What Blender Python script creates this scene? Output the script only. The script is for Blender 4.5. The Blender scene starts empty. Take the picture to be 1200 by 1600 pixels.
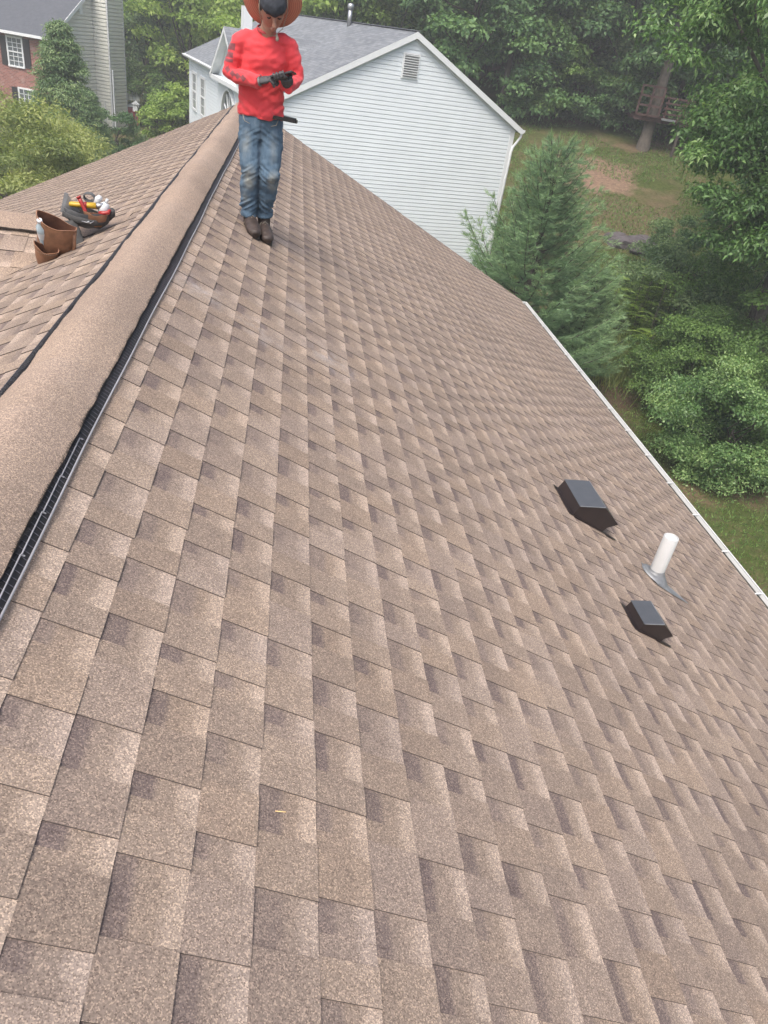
import bpy, bmesh, math, random
import numpy as np
from mathutils import Vector, Matrix, noise as mnoise

# ------------------------------------------------------------------ camera, sky, sun, exposure
SC = bpy.context.scene
CAM = np.array([0.7215, 0.0, 9.0])
cd = bpy.data.cameras.new("camera")
cam = bpy.data.objects.new("camera", cd)
SC.collection.objects.link(cam)
Rv = Vector((0.98569189, -0.09550527, 0.13888934))
Uv = Vector((-0.06324891, 0.55421063, 0.82996997))
Fv = Vector((0.15624046, 0.82687926, -0.54024032))
mw = Matrix((( Rv.x, Uv.x, -Fv.x, CAM[0]), (Rv.y, Uv.y, -Fv.y, CAM[1]), (Rv.z, Uv.z, -Fv.z, CAM[2]), (0, 0, 0, 1)))
cam.matrix_world = mw
cd.sensor_fit = 'VERTICAL'
cd.sensor_height = 36.0
cd.lens = 1140.0 / 1600.0 * 36.0
cd.clip_start = 0.05
cd.clip_end = 1000.0
SC.camera = cam

HAZE = 0.0027
SUN_EL, SUN_AZ = 60.0, 212.0          # azimuth clockwise from +Y: behind the camera, slightly left
world = bpy.data.worlds.new("World")
SC.world = world
world.use_nodes = True
wn = world.node_tree
bg = wn.nodes["Background"]
sky = wn.nodes.new("ShaderNodeTexSky")
sky.sky_type = 'NISHITA'
sky.sun_disc = False
sky.sun_elevation = math.radians(SUN_EL)
sky.sun_rotation = math.radians(SUN_AZ)
sky.air_density = 1.0
sky.dust_density = 6.0
sky.ozone_density = 1.0
wn.links.new(sky.outputs[0], bg.inputs[0])
bg.inputs[1].default_value = 0.15
sd = bpy.data.lights.new("sun", 'SUN')
sd.energy = 1.35
sd.angle = math.radians(24)
sd.color = (1.0, 0.95, 0.88)
sun = bpy.data.objects.new("sun", sd)
SC.collection.objects.link(sun)
el, az = math.radians(SUN_EL), math.radians(SUN_AZ)
tosun = Vector((math.sin(az) * math.cos(el), math.cos(az) * math.cos(el), math.sin(el)))
sun.rotation_euler = tosun.to_track_quat('Z', 'Y').to_euler()
sun.location = (0, 0, 60)
SC.view_settings.view_transform = 'Standard'
SC.view_settings.look = 'None'
SC.view_settings.gamma = 1.0
SC.view_settings.use_curve_mapping = False
SC.view_settings.exposure = 1.0

# ------------------------------------------------------------------ helpers
COL = SC.collection
rnd = random.Random(7)
def tag(o, label=None, cat=None, group=None, kind=None):
    if label: o['label'] = label
    if cat: o['category'] = cat
    if group: o['group'] = group
    if kind: o['kind'] = kind
    return o
def empty(name, loc=(0, 0, 0), rz=0.0):
    o = bpy.data.objects.new(name, None); COL.objects.link(o)
    o.location = loc; o.rotation_euler = (0, 0, rz); o.empty_display_size = 0.1
    return o
def link(name, me, parent=None, loc=None):
    o = bpy.data.objects.new(name, me); COL.objects.link(o)
    if parent is not None: o.parent = parent
    if loc is not None: o.location = loc
    return o
def copy_tree(o, parent=None):
    c = o.copy(); COL.objects.link(c); c.parent = parent
    for ch in list(o.children): copy_tree(ch, c)
    return c

class MB:
    """collects polygons into one mesh object"""
    def __init__(s): s.v = []; s.f = []; s.mi = []; s.sm = []; s.c = []
    def add(s, vs, fs, mi=0, smooth=False, cols=None):
        b = len(s.v); s.v += [tuple(p) for p in vs]
        for f in fs:
            s.f.append([b + i for i in f]); s.mi.append(mi); s.sm.append(smooth)
        if cols is None: cols = [(0.5, 0.5, 0.5, 1)] * len(vs)
        s.c += list(cols)
    def box(s, c, size, mi=0, M=None):
        hx, hy, hz = size[0] / 2, size[1] / 2, size[2] / 2
        vs = [Vector((x * hx, y * hy, z * hz)) for x in (-1, 1) for y in (-1, 1) for z in (-1, 1)]
        if M is not None: vs = [M @ p for p in vs]
        c = Vector(c); vs = [p + c for p in vs]
        s.add(vs, [(0, 1, 3, 2), (4, 6, 7, 5), (0, 4, 5, 1), (2, 3, 7, 6), (0, 2, 6, 4), (1, 5, 7, 3)], mi)
    def bar(s, a, b, w, h, mi=0, up=Vector((0, 0, 1))):
        a = Vector(a); b = Vector(b); d = b - a; L = d.length
        if L < 1e-6: return
        d.normalize(); x = d.cross(up)
        if x.length < 1e-4: x = d.cross(Vector((1, 0, 0)))
        x.normalize(); z = x.cross(d)
        M = Matrix((x, d, z)).transposed()
        s.box((a + b) / 2, (w, L, h), mi, M)
    def prism(s, poly, d, mi=0):
        """poly: list of 3d points (planar), extruded by d"""
        n = len(poly); d = Vector(d)
        vs = [Vector(p) for p in poly] + [Vector(p) + d for p in poly]
        fs = [tuple(range(n))[::-1], tuple(range(n, 2 * n))] + [(i, (i + 1) % n, n + (i + 1) % n, n + i) for i in range(n)]
        s.add(vs, fs, mi)
    def tube(s, pts, rad, n=8, mi=0, caps=True, smooth=True, ell=None, side=None):
        """tapered tube; ell = flattening list (depth/width), side = preferred width axis"""
        pts = [Vector(p) for p in pts]
        if not hasattr(rad, '__len__'): rad = [rad] * len(pts)
        vs = []; prev = None
        for i, p in enumerate(pts):
            d = (pts[min(i + 1, len(pts) - 1)] - pts[max(i - 1, 0)])
            if d.length < 1e-9: d = Vector((0, 0, 1))
            d.normalize()
            ref = side if side is not None else (prev if prev is not None else (Vector((1, 0, 0)) if abs(d.x) < 0.8 else Vector((0, 1, 0))))
            ref = Vector(ref)
            x = ref - d * ref.dot(d)
            if x.length < 1e-4: x = d.orthogonal()
            x.normalize(); prev = x; y = d.cross(x)
            e = 1.0 if ell is None else (ell[i] if hasattr(ell, '__len__') else ell)
            for k in range(n):
                a = 2 * math.pi * k / n
                vs.append(p + x * (math.cos(a) * rad[i]) + y * (math.sin(a) * rad[i] * e))
        fs = []
        for i in range(len(pts) - 1):
            for k in range(n):
                k2 = (k + 1) % n
                fs.append((i * n + k, i * n + k2, (i + 1) * n + k2, (i + 1) * n + k))
        s.add(vs, fs, mi, smooth)
        if caps:
            m = len(pts) - 1; b = len(s.v) - len(vs)
            s.f.append([b + k for k in range(n)][::-1]); s.mi.append(mi); s.sm.append(False)
            s.f.append([b + m * n + k for k in range(n)]); s.mi.append(mi); s.sm.append(False)
    def build(s, name, mats, parent=None, loc=None):
        me = bpy.data.meshes.new(name)
        me.from_pydata(s.v, [], s.f)
        if not isinstance(mats, (list, tuple)): mats = [mats]
        for m in mats: me.materials.append(m)
        me.polygons.foreach_set('material_index', s.mi)
        me.polygons.foreach_set('use_smooth', s.sm)
        ca = me.color_attributes.new("tone", 'FLOAT_COLOR', 'POINT')
        ca.data.foreach_set('color', np.array(s.c, dtype=np.float32).ravel())
        me.update()
        return link(name, me, parent, loc)

def np_mesh(name, V, F, mats, cols=None, smooth=False, mi=None):
    """V (n,3) F (m,k) arrays"""
    me = bpy.data.meshes.new(name)
    V = np.asarray(V, dtype=np.float32); F = np.asarray(F, dtype=np.int32)
    me.vertices.add(len(V)); me.vertices.foreach_set('co', V.ravel())
    k = F.shape[1]
    me.loops.add(F.size); me.loops.foreach_set('vertex_index', F.ravel())
    me.polygons.add(len(F))
    me.polygons.foreach_set('loop_start', np.arange(0, F.size, k, dtype=np.int32))
    me.polygons.foreach_set('loop_total', np.full(len(F), k, dtype=np.int32))
    if smooth: me.polygons.foreach_set('use_smooth', np.ones(len(F), dtype=bool))
    if not isinstance(mats, (list, tuple)): mats = [mats]
    for m in mats: me.materials.append(m)
    if mi is not None: me.polygons.foreach_set('material_index', np.asarray(mi, dtype=np.int32))
    me.update(calc_edges=True)
    if cols is not None:
        ca = me.color_attributes.new("tone", 'FLOAT_COLOR', 'POINT')
        ca.data.foreach_set('color', np.asarray(cols, dtype=np.float32).ravel())
    return me

# ------------------------------------------------------------------ materials
def lin(c):
    return tuple((x / 12.92 if x <= 0.04045 else ((x + 0.055) / 1.055) ** 2.4) for x in [v / 255.0 for v in c]) + (1.0,)
class NT:
    def __init__(s, name):
        s.m = bpy.data.materials.new(name); s.m.use_nodes = True
        s.t = s.m.node_tree; s.b = s.t.nodes["Principled BSDF"]; s.out = s.t.nodes["Material Output"]
    def n(s, typ, **kw):
        nd = s.t.nodes.new(typ)
        for k, v in kw.items(): setattr(nd, k, v)
        return nd
    def l(s, a, b): s.t.links.new(a, b)
    def set(s, nd, i, v):
        if hasattr(v, 'is_output') or isinstance(v, bpy.types.NodeSocket): s.l(v, nd.inputs[i])
        else: nd.inputs[i].default_value = v
    def math(s, op, a, b=0.0, c=None, clamp=False):
        nd = s.n("ShaderNodeMath", operation=op, use_clamp=clamp)
        s.set(nd, 0, a); s.set(nd, 1, b)
        if c is not None: s.set(nd, 2, c)
        return nd.outputs[0]
    def mix(s, f, a, b, mode='MIX'):
        nd = s.n("ShaderNodeMix", data_type='RGBA', blend_type=mode)
        s.set(nd, 0, f); s.set(nd, 6, a); s.set(nd, 7, b)
        return nd.outputs[2]
    def noise(s, scale, vec=None, detail=3.0, rough=0.55, dist=0.0, out=0):
        nd = s.n("ShaderNodeTexNoise"); nd.inputs['Scale'].default_value = scale
        nd.inputs['Detail'].default_value = detail; nd.inputs['Roughness'].default_value = rough
        nd.inputs['Distortion'].default_value = dist
        if vec is not None: s.l(vec, nd.inputs['Vector'])
        return nd.outputs[out]
    def ramp(s, fac, stops):
        nd = s.n("ShaderNodeValToRGB"); r = nd.color_ramp
        while len(r.elements) < len(stops): r.elements.new(0.5)
        for e, (p, c) in zip(r.elements, stops): e.position = p; e.color = c
        s.l(fac, nd.inputs[0]); return nd.outputs[0]
    def maprange(s, v, a, b, c=0.0, d=1.0):
        nd = s.n("ShaderNodeMapRange"); s.set(nd, 0, v); s.set(nd, 1, a); s.set(nd, 2, b); s.set(nd, 3, c); s.set(nd, 4, d)
        return nd.outputs[0]
    def pos(s): return s.n("ShaderNodeNewGeometry").outputs['Position']
    def obj(s): return s.n("ShaderNodeTexCoord").outputs['Object']
    def mapping(s, vec, scale=(1, 1, 1), rot=(0, 0, 0), loc=(0, 0, 0)):
        nd = s.n("ShaderNodeMapping"); s.l(vec, nd.inputs[0])
        nd.inputs[1].default_value = loc; nd.inputs[2].default_value = rot; nd.inputs[3].default_value = scale
        return nd.outputs[0]
    def bump(s, h, strength=0.5, dist=0.01):
        nd = s.n("ShaderNodeBump"); nd.inputs['Strength'].default_value = strength; nd.inputs['Distance'].default_value = dist
        s.l(h, nd.inputs['Height']); s.l(nd.outputs[0], s.b.inputs['Normal'])
    def base(s, c, rough=0.6, metal=0.0, spec=0.5):
        s.set(s.b, 'Base Color', c); s.set(s.b, 'Roughness', rough); s.set(s.b, 'Metallic', metal)
        s.b.inputs['Specular IOR Level'].default_value = spec
        return s.m

def granule_material(name, dark, mid, light, plain=None, wear=True, edge=False):
    """asphalt shingle: tone.r = 0 dark print .. 1 light print, tone.g = per-tab random, tone.b = warm/cool random"""
    t = NT(name); p = t.pos()
    at = t.n("ShaderNodeAttribute", attribute_name="tone")
    sep = t.n("ShaderNodeSeparateColor"); t.l(at.outputs['Color'], sep.inputs[0])
    r, g, b = sep.outputs
    wob = t.noise(14.0, p, 3.0, 0.6)
    rr = t.math('ADD', r, t.math('MULTIPLY', t.math('SUBTRACT', wob, 0.5), 0.42))
    col = t.ramp(rr, [(0.0, dark), (0.5, mid), (1.0, light)])
    # per tab brightness and hue
    col = t.mix(1.0, col, t.ramp(g, [(0.0, (0.90, 0.90, 0.90, 1)), (0.5, (1, 1, 1, 1)), (1.0, (1.08, 1.08, 1.08, 1))]), 'MULTIPLY')
    col = t.mix(1.0, col, t.ramp(b, [(0.0, (0.98, 0.99, 1.03, 1)), (0.5, (1, 1, 1, 1)), (1.0, (1.02, 1.0, 0.97, 1))]), 'MULTIPLY')
    # granules
    vo = t.n("ShaderNodeTexVoronoi"); vo.inputs['Scale'].default_value = 385.0; t.l(p, vo.inputs['Vector'])
    vs = t.n("ShaderNodeSeparateColor"); t.l(vo.outputs['Color'], vs.inputs[0])
    gr = vs.outputs[0]
    gcol = t.ramp(gr, [(0.0, (0.55, 0.52, 0.51, 1)), (0.22, (0.78, 0.77, 0.76, 1)), (0.50, (0.95, 0.94, 0.93, 1)), (0.76, (1.09, 1.07, 1.05, 1)), (0.85, (1.42, 1.38, 1.29, 1)), (1.0, (1.70, 1.64, 1.54, 1))])
    col = t.mix(1.0, col, gcol, 'MULTIPLY')
    # broad blotches
    bl = t.noise(1.3, p, 4.0, 0.6)
    col = t.mix(1.0, col, t.ramp(bl, [(0.30, (0.90, 0.90, 0.91, 1)), (0.70, (1.08, 1.075, 1.07, 1))]), 'MULTIPLY')
    if wear:
        # chalky boot scuffs
        for (c, rad, st) in (((0.30, 3.85, 7.78), 0.22, 0.35), ((0.62, 3.75, 7.62), 0.20, 0.30), ((1.02, 3.95, 7.42), 0.22, 0.35), ((0.85, 4.5, 7.5), 0.18, 0.2)):
            dn = t.n("ShaderNodeVectorMath", operation='DISTANCE'); t.l(p, dn.inputs[0]); dn.inputs[1].default_value = c
            m = t.maprange(dn.outputs['Value'], rad, 0.0, 0.0, st)
            m = t.math('MULTIPLY', m, t.maprange(t.noise(16.0, p, 4.0, 0.7), 0.42, 0.62))
            col = t.mix(m, col, (0.46, 0.45, 0.46, 1))
    t.base(col, 0.92, 0.0, 0.25)
    t.bump(gr, 0.35, 0.002)
    return t.m

M = {}
M['shingle'] = granule_material('brown_shingle_granules', lin((102, 91, 87)), lin((133, 120, 109)), lin((160, 146, 134)))
M['cap'] = granule_material('ridge_cap_granules', lin((125, 111, 101)), lin((144, 129, 117)), lin((160, 146, 133)), wear=False)
t = NT('asphalt_cut_edge'); M['edge'] = t.base(t.mix(t.noise(200.0, t.pos()), (0.035, 0.028, 0.026, 1), (0.11, 0.09, 0.08, 1)), 0.9)
def simple(name, c, rough=0.6, metal=0.0, spec=0.5, var=0.12, scale=8.0, bump=0.0, bscale=60.0, bd=0.003):
    t = NT(name); p = t.pos(); n = t.noise(scale, p, 4.0, 0.6)
    c = tuple(c[:3]) + (1,)
    lo = tuple(x * (1 - var) for x in c[:3]) + (1,); hi = tuple(min(1, x * (1 + var)) for x in c[:3]) + (1,)
    t.base(t.ramp(n, [(0.3, lo), (0.7, hi)]), rough, metal, spec)
    if bump: t.bump(t.noise(bscale, p, 3.0), bump, bd)
    M[name] = t.m; return t.m
simple('black_plastic', (0.012, 0.011, 0.012), 0.6, var=0.3)
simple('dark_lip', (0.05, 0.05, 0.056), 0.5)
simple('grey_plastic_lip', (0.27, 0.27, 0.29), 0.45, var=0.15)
simple('tick_plastic', (0.075, 0.075, 0.09), 0.5, var=0.3, scale=40)
simple('hood_top_lit', (0.06, 0.063, 0.068), 0.28, 0.0, 0.6, var=0.1, scale=20)  # paler than the hood body: light on the upper face painted in
simple('hood_brown', (0.022, 0.016, 0.016), 0.45, var=0.15)
simple('white_aluminium', (0.56, 0.57, 0.56), 0.4, var=0.06, scale=3)
simple('gutter_inside', (0.15, 0.145, 0.13), 0.8, var=0.4, scale=6)
simple('pvc', (0.46, 0.47, 0.47), 0.35, var=0.03, scale=12)
simple('lead', (0.20, 0.21, 0.22), 0.5, 0.3, var=0.25, scale=18)
simple('dark_hole', (0.03, 0.03, 0.03), 0.9)
simple('white_vinyl', (0.66, 0.72, 0.76), 0.55, var=0.035, scale=1.2)
simple('trim_white', (0.66, 0.69, 0.71), 0.5, var=0.03)
simple('beige_vinyl', (0.56, 0.57, 0.52), 0.6, var=0.06, scale=1.0)
simple('soffit', (0.45, 0.47, 0.48), 0.6, var=0.05)
simple('glass_dark', (0.10, 0.12, 0.13), 0.12, spec=0.7, var=0.3, scale=1.5)
simple('glass_pale', (0.16, 0.19, 0.20), 0.2, spec=0.7, var=0.15, scale=1.5)
simple('shutter', (0.018, 0.018, 0.02), 0.5)
simple('bark', (0.11, 0.095, 0.08), 0.95, var=0.35, scale=6, bump=0.8, bscale=14, bd=0.03)
simple('dark_bark', (0.055, 0.045, 0.038), 0.95, var=0.35, scale=6, bump=0.8, bscale=14, bd=0.03)
simple('redwood', (0.060, 0.030, 0.026), 0.8, var=0.3, scale=5)
simple('red_paint', (0.23, 0.035, 0.035), 0.6, var=0.15)
simple('iron_black', (0.015, 0.015, 0.016), 0.5)
simple('rock', (0.085, 0.075, 0.082), 0.9, var=0.3, scale=3, bump=0.5, bscale=8, bd=0.05)
simple('leather', (0.225, 0.112, 0.062), 0.6, var=0.28, scale=22, bump=0.4, bscale=120, bd=0.002)
simple('leather_inner', (0.14, 0.06, 0.035), 0.8, var=0.25, scale=22)
simple('nylon_grey', (0.075, 0.08, 0.085), 0.75, var=0.2, scale=60, bump=0.3, bscale=300, bd=0.001)
simple('nylon_dark', (0.045, 0.045, 0.045), 0.8, var=0.2, scale=60)
simple('yellow_plastic', (0.46, 0.29, 0.02), 0.35, var=0.08, scale=30)
simple('red_plastic', (0.30, 0.022, 0.02), 0.4, var=0.1, scale=30)
simple('steel', (0.38, 0.39, 0.40), 0.35, 0.8, var=0.1, scale=30)
simple('white_plastic', (0.52, 0.54, 0.56), 0.35, var=0.05, scale=30)
simple('water', (0.36, 0.46, 0.52), 0.15, spec=0.7, var=0.08, scale=60)
simple('straw_yellow', (0.6, 0.42, 0.2), 0.8)
# ------------------------------------------------------------------ our house: roof
PITCH = math.atan(0.5)
CP, SP = math.cos(PITCH), math.sin(PITCH)
ZR = 7.931                    # ridge height
XE = 4.82                     # eave distance from the ridge
Y0, Y1 = -3.0, 12.38          # near end and far rake
EXPO = 0.1429
house = empty('brown_roof_house', (0, 5, 0))
house.location = (0, 0, 0)
tag(house, 'house whose brown shingle roof fills the foreground under the worker', 'house')
def cube_part(name, c, size, mat, parent): 
    b = MB(); b.box(c, size); return b.build(name, mat, parent)
# walls, soffit
b = MB()
b.box((0, (Y0 + Y1) / 2 - 0.1, 2.66), (8.9, Y1 - Y0 - 0.6, 5.3))
b.prism([(-4.45, Y1 - 0.4, 5.31), (4.45, Y1 - 0.4, 5.31), (0, Y1 - 0.4, 7.53)], (0, -0.2, 0))
b.build('wall', M['beige_vinyl'], house)
b = MB()
for s in (-1, 1):
    b.prism([(s * 0.0, Y0, ZR - 0.03), (s * XE, Y0, ZR - 0.03 - XE * 0.5), (s * XE, Y0, ZR - 0.19 - XE * 0.5), (0, Y0, ZR - 0.19)], (0, Y1 - Y0 - 0.012, 0))
b.build('roof_deck', M['trim_white'], house)

def shingle_mesh(seed):
    """one laminated shingle, local u along the course (+Y), v up the slope, n outward; returns verts, faces, mats, cols"""
    r = random.Random(seed)
    V, F, MI, C = [], [], [], []
    def q(pts, cols, mi=0):
        b = len(V); V.extend(pts); C.extend(cols); F.append((b, b + 1, b + 2, b + 3)); MI.append(mi)
    L = 1.0; E = EXPO + 0.006
    def hb(v): return 0.0050 - 0.0036 * v / E            # base layer top
    def ht(v): return 0.0086 - 0.0040 * v / E
    ns = r.choice((8, 8, 10))
    wd = [r.choice((.75, .9, 1.1, 1.3)) if j % 2 == 0 else r.choice((.8, 1.0, 1.15, 1.3)) for j in range(ns)]
    tot = sum(wd); segs = []; u = 0.0
    for j, w in enumerate(wd):
        segs.append([u, u + w / tot, j % 2 == 0]); u += w / tot
    segs[-1][1] = 1.0
    for i, (a, c, k) in enumerate(segs):
        g = r.uniform(0.25, 0.8); hb_ = r.random(); sl = 0.004
        if k:   # tooth
            lo = r.choice((0.42, 0.46, 0.50, 0.54, 0.60))
            c0 = (lo + 0.10, g, hb_, 1); c1 = (lo, g, hb_, 1); c2 = (lo - 0.06, g, hb_, 1)
            vs = (0, 0.4 * E, E)
            cc = (c0, c1, c2)
            for j in range(2):
                va, vb = vs[j], vs[j + 1]
                q([(a, va, ht(va)), (c, va, ht(va)), (c, vb, ht(vb)), (a, vb, ht(vb))], [cc[j], cc[j], cc[j + 1], cc[j + 1]])
            e = (0.5, 0.5, 0.5, 1)
            q([(a, 0, -0.002), (c, 0, -0.002), (c, 0, ht(0)), (a, 0, ht(0))], [e] * 4, 1)
            q([(a, E, hb(E) - .001), (a, 0, -0.002), (a, 0, ht(0)), (a, E, ht(E))], [e] * 4, 1)
            q([(c, 0, -0.002), (c, E, hb(E) - .001), (c, E, ht(E)), (c, 0, ht(0))], [e] * 4, 1)
        else:   # cutout with printed shadow band
            dk = r.choice((0.02, 0.08, 0.14, 0.24)); x0 = r.choice((0.0, 0.0, 0.0, 0.15)); lt = r.uniform(0.88, 1.05)
            part = r.choice((1.0, 1.0, 0.6))       # shadow band may stop short
            m = a + (c - a) * (1 - part)
            bd = r.uniform(.50, .64)
            cols = [(lt, g, hb_, 1), (lt * .86, g, hb_, 1), (0.50, g, hb_, 1), (0.43, g, hb_, 1), (dk + .02, g, 0.25 * hb_, 1), (dk, g, 0.2 * hb_, 1)]
            vs = (0, 0.20 * E, 0.38 * E, bd * E, (bd + .11) * E, E)
            soft = [(lt * .9, g, hb_, 1), (0.7, g, hb_, 1), (0.5, g, hb_, 1), (0.46, g, hb_, 1), (0.44, g, hb_, 1), (0.44, g, hb_, 1)]
            for (p0, p1, cc) in ((m, c, cols), (a, m, soft)):
                if p1 - p0 < 1e-4: continue
                for j in range(5):
                    va, vb = vs[j], vs[j + 1]
                    q([(p0, va, hb(va)), (p1, va, hb(va)), (p1, vb, hb(vb)), (p0, vb, hb(vb))], [cc[j], cc[j], cc[j + 1], cc[j + 1]])
            e = (0.5, 0.5, 0.5, 1)
            q([(a, 0, -0.002), (c, 0, -0.002), (c, 0, hb(0)), (a, 0, hb(0))], [e] * 4, 1)
    return V, F, MI, C
NVAR = 14
SH = [shingle_mesh(100 + i) for i in range(NVAR)]
SHME = []
for i, (V, F, MI, C) in enumerate(SH):
    me = np_mesh('shingle', V, F, [M['shingle'], M['edge']], C, False, MI)
    SHME.append(me)

def slope_matrix(origin, u, v):
    """columns u (along course), v (up the slope), n"""
    u = Vector(u).normalized(); v = Vector(v).normalized(); n = u.cross(v)
    if n.z < 0: n = -n
    return Matrix(((u.x, v.x, n.x, origin[0]), (u.y, v.y, n.y, origin[1]), (u.z, v.z, n.z, origin[2]), (0, 0, 0, 1)))

slots = []   # (matrix, variant, clip)   clip=(umin,umax)
def wrap_courses(side):
    ncourse = 38
    rafter = XE / CP
    for k in range(ncourse):
        s_butt = rafter + 0.012 - k * EXPO            # distance down from the ridge of this course's butt
        if s_butt < 0.06: break
        off = (k * 0.152 + (0.37 if side < 0 else 0.0) + rnd.uniform(-.006, .006)) % 1.0
        y = Y0 - off
        j = 0
        while y < Y1:
            x = side * s_butt * CP; z = ZR - s_butt * SP
            a0, a1 = max(y, Y0), min(y + 1.0, Y1 + 0.015)
            if a1 - a0 > 0.02:
                slots.append((side, x, y, z, rnd.randrange(NVAR) if rnd.random() < .5 else (j * 3 + k) % NVAR, a0 - y, a1 - y, s_butt))
            y += 1.0; j += 1
wrap_courses(1); wrap_courses(-1)

def clip_variant(var, u0, u1, vmax=None):
    V, F, MI, C = SH[var]
    V = np.array(V); 
    if u0 > 1e-4 or u1 < 1 - 1e-4:
        V = V.copy(); V[:, 0] = np.clip(V[:, 0], u0, u1)
    if vmax is not None: V[:, 1] = np.minimum(V[:, 1], vmax)
    return V, np.array(F), np.array(MI), np.array(C)

Rn = np.array([Rv[:], Uv[:], Fv[:]])
def project(P):
    q = Rn @ (np.array(P) - CAM)
    if q[2] < 0.05: return None
    return 600 + 1140 * q[0] / q[2], 800 - 1140 * q[1] / q[2], q[2]
def apparent(side, x, y, z, a, c):
    n = 0
    for f in (0.1, 0.3, 0.5, 0.7, 0.9):
        for g in (0.0, 0.07, 0.13):
            p = project((x - side * g * CP, y + a + (c - a) * f, z + g * SP))
            if p and -20 < p[0] < 1220 and -20 < p[1] < 1620: n += 1
    if not n: return 0.0
    c0 = project((x, y + a, z)); c1 = project((x, y + c, z)); c2 = project((x - side * 0.14 * CP, y + (a + c) / 2, z + 0.14 * SP))
    if not (c0 and c1 and c2): return 0.2 * n / 15
    m = (c0[0] + c1[0]) / 2, (c0[1] + c1[1]) / 2
    ar = abs((c1[0] - c0[0]) * (c2[1] - m[1]) - (c1[1] - c0[1]) * (c2[0] - m[0]))
    return ar * n / 15

# place everything the dormer covers stays under it; cut the vent flange holes by simply laying metal above
slots.sort(key=lambda s: -apparent(s[0], s[1], s[2], s[3], s[5], s[6]))
slope_r = empty('roof_slope'); slope_r.parent = house
slope_l = empty('roof_slope'); slope_l.parent = house
rest = {1: [[], [], [], []], -1: [[], [], [], []]}
cnt = 0
for (side, x, y, z, var, u0, u1, sb) in slots:
    tilt = rnd.uniform(-0.0035, 0.0035); dv = rnd.uniform(-0.0025, 0.0025)
    u = Vector((0, 1, 0)); v = Vector((-side * CP, 0, SP))
    u = (u + v * tilt).normalized(); v = (v - u * tilt).normalized()
    mt = slope_matrix((x, y, z), u, v)
    mt = mt @ Matrix.Translation((0, dv, 0))
    whole = u0 < 1e-3 and u1 > 1 - 1e-3
    vmax = sb if sb < EXPO + .01 else None
    vis = apparent(side, x, y, z, u0, u1)
    if cnt < 296 and vis > 0:
        if whole and vmax is None: me = SHME[var]
        else:
            V, F, MI, C = clip_variant(var, u0, u1, vmax)
            me = np_mesh('shingle', V, F, [M['shingle'], M['edge']], C, False, MI)
        o = link('shingle', me, slope_r if side > 0 else slope_l); o.matrix_world = mt; cnt += 1
    else:
        V, F, MI, C = clip_variant(var, u0, u1, vmax)
        Vw = (np.array(mt)[:3, :3] @ V.T).T + np.array(mt)[:3, 3]
        R_ = rest[side]; b0 = sum(len(a) for a in R_[0])
        R_[0].append(Vw); R_[1].append(F + b0); R_[2].append(MI); R_[3].append(C)
for side, par in ((1, slope_r), (-1, slope_l)):
    R_ = rest[side]
    if R_[0]:
        me = np_mesh('shingle_field', np.vstack(R_[0]), np.vstack(R_[1]), [M['shingle'], M['edge']], np.vstack(R_[3]), False, np.concatenate(R_[2]))
        tag(link('shingle_field', me, par), kind='stuff')
# a black felt sheet under the shingles so no gap shows the deck
for side, par in ((1, slope_r), (-1, slope_l)):
    b = MB(); b.add([(0, Y0, ZR - .012), (side * XE, Y0, ZR - .012 - XE * .5), (side * XE, Y1 - .01, ZR - .012 - XE * .5), (0, Y1 - .01, ZR - .012)], [(0, 1, 2, 3)])
    b.build('underlay', M['edge'], par)

# ---- ridge vent and caps
HW = 0.168
def sag(y):   # four-foot vent sections rise and dip
    ph = (y - 0.05) / 1.22
    return 0.019 * (abs(math.sin(math.pi * ph)) - 0.62) + 0.006 * math.sin(y * 0.9 + 1.0)
def wob(y): return 0.003 * math.sin(y * 1.7 + .5) + 0.0012 * math.sin(y * 5.3)
CW = 0.142
def cap_z(x, y, lift=0.0):
    r0 = 0.085
    e = min(1.0, abs(x) / CW)
    return ZR + 0.026 + lift + sag(y) * (1 - 0.55 * e * e) - 0.90 * (math.sqrt(x * x + r0 * r0) - r0)
vent = empty('ridge_vent'); vent.parent = house
ncap = 0; y = Y0; step = 0.2
while y < Y1 - 0.05:
    b = MB(); L = min(step + 0.03, Y1 + 0.02 - y); nx, ny = 18, 3
    vs = []; cols = []; g = rnd.uniform(.38, .62); bb = rnd.uniform(.35, .65)
    dx = rnd.uniform(-.002, .002)
    for j in range(ny + 1):
        yy = y + L * j / ny; lift = 0.0005 + 0.0035 * j / ny
        for i in range(nx + 1):
            f = -1 + 2 * i / nx
            cw = CW + 0.25 * sag(yy) + (0.006 * mnoise.noise(Vector((yy * 9, f * .2, 3.3))) if i in (0, nx) else 0)
            x = (f * cw if f > 0 else f * (cw - .008)) + dx + wob(yy) * 0.3
            vs.append((x, yy, cap_z(f * CW, yy, lift)))
            cols.append((0.5 + 0.05 * math.sin(yy * 3), g, bb, 1))
    W = nx + 1
    b.add(vs, [(j * W + i, j * W + i + 1, (j + 1) * W + i + 1, (j + 1) * W + i) for j in range(ny) for i in range(nx)], 0, True, cols)
    # butt end and side edges (thickness)
    for (ia, ib, seq) in ((0, 0, [(ny * W + i) for i in range(W)]), (0, 0, [j * W for j in range(ny + 1)]), (0, 0, [j * W + nx for j in range(ny + 1)])):
        top = [vs[i] for i in seq]; bot = [(p[0], p[1], p[2] - .0045) for p in top]; m = len(top)
        b.add(top + bot, [(i, i + 1, m + i + 1, m + i) for i in range(m - 1)], 1)
    b.build('ridge_cap', [M['cap'], M['edge']], vent); ncap += 1
    y += step
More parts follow.
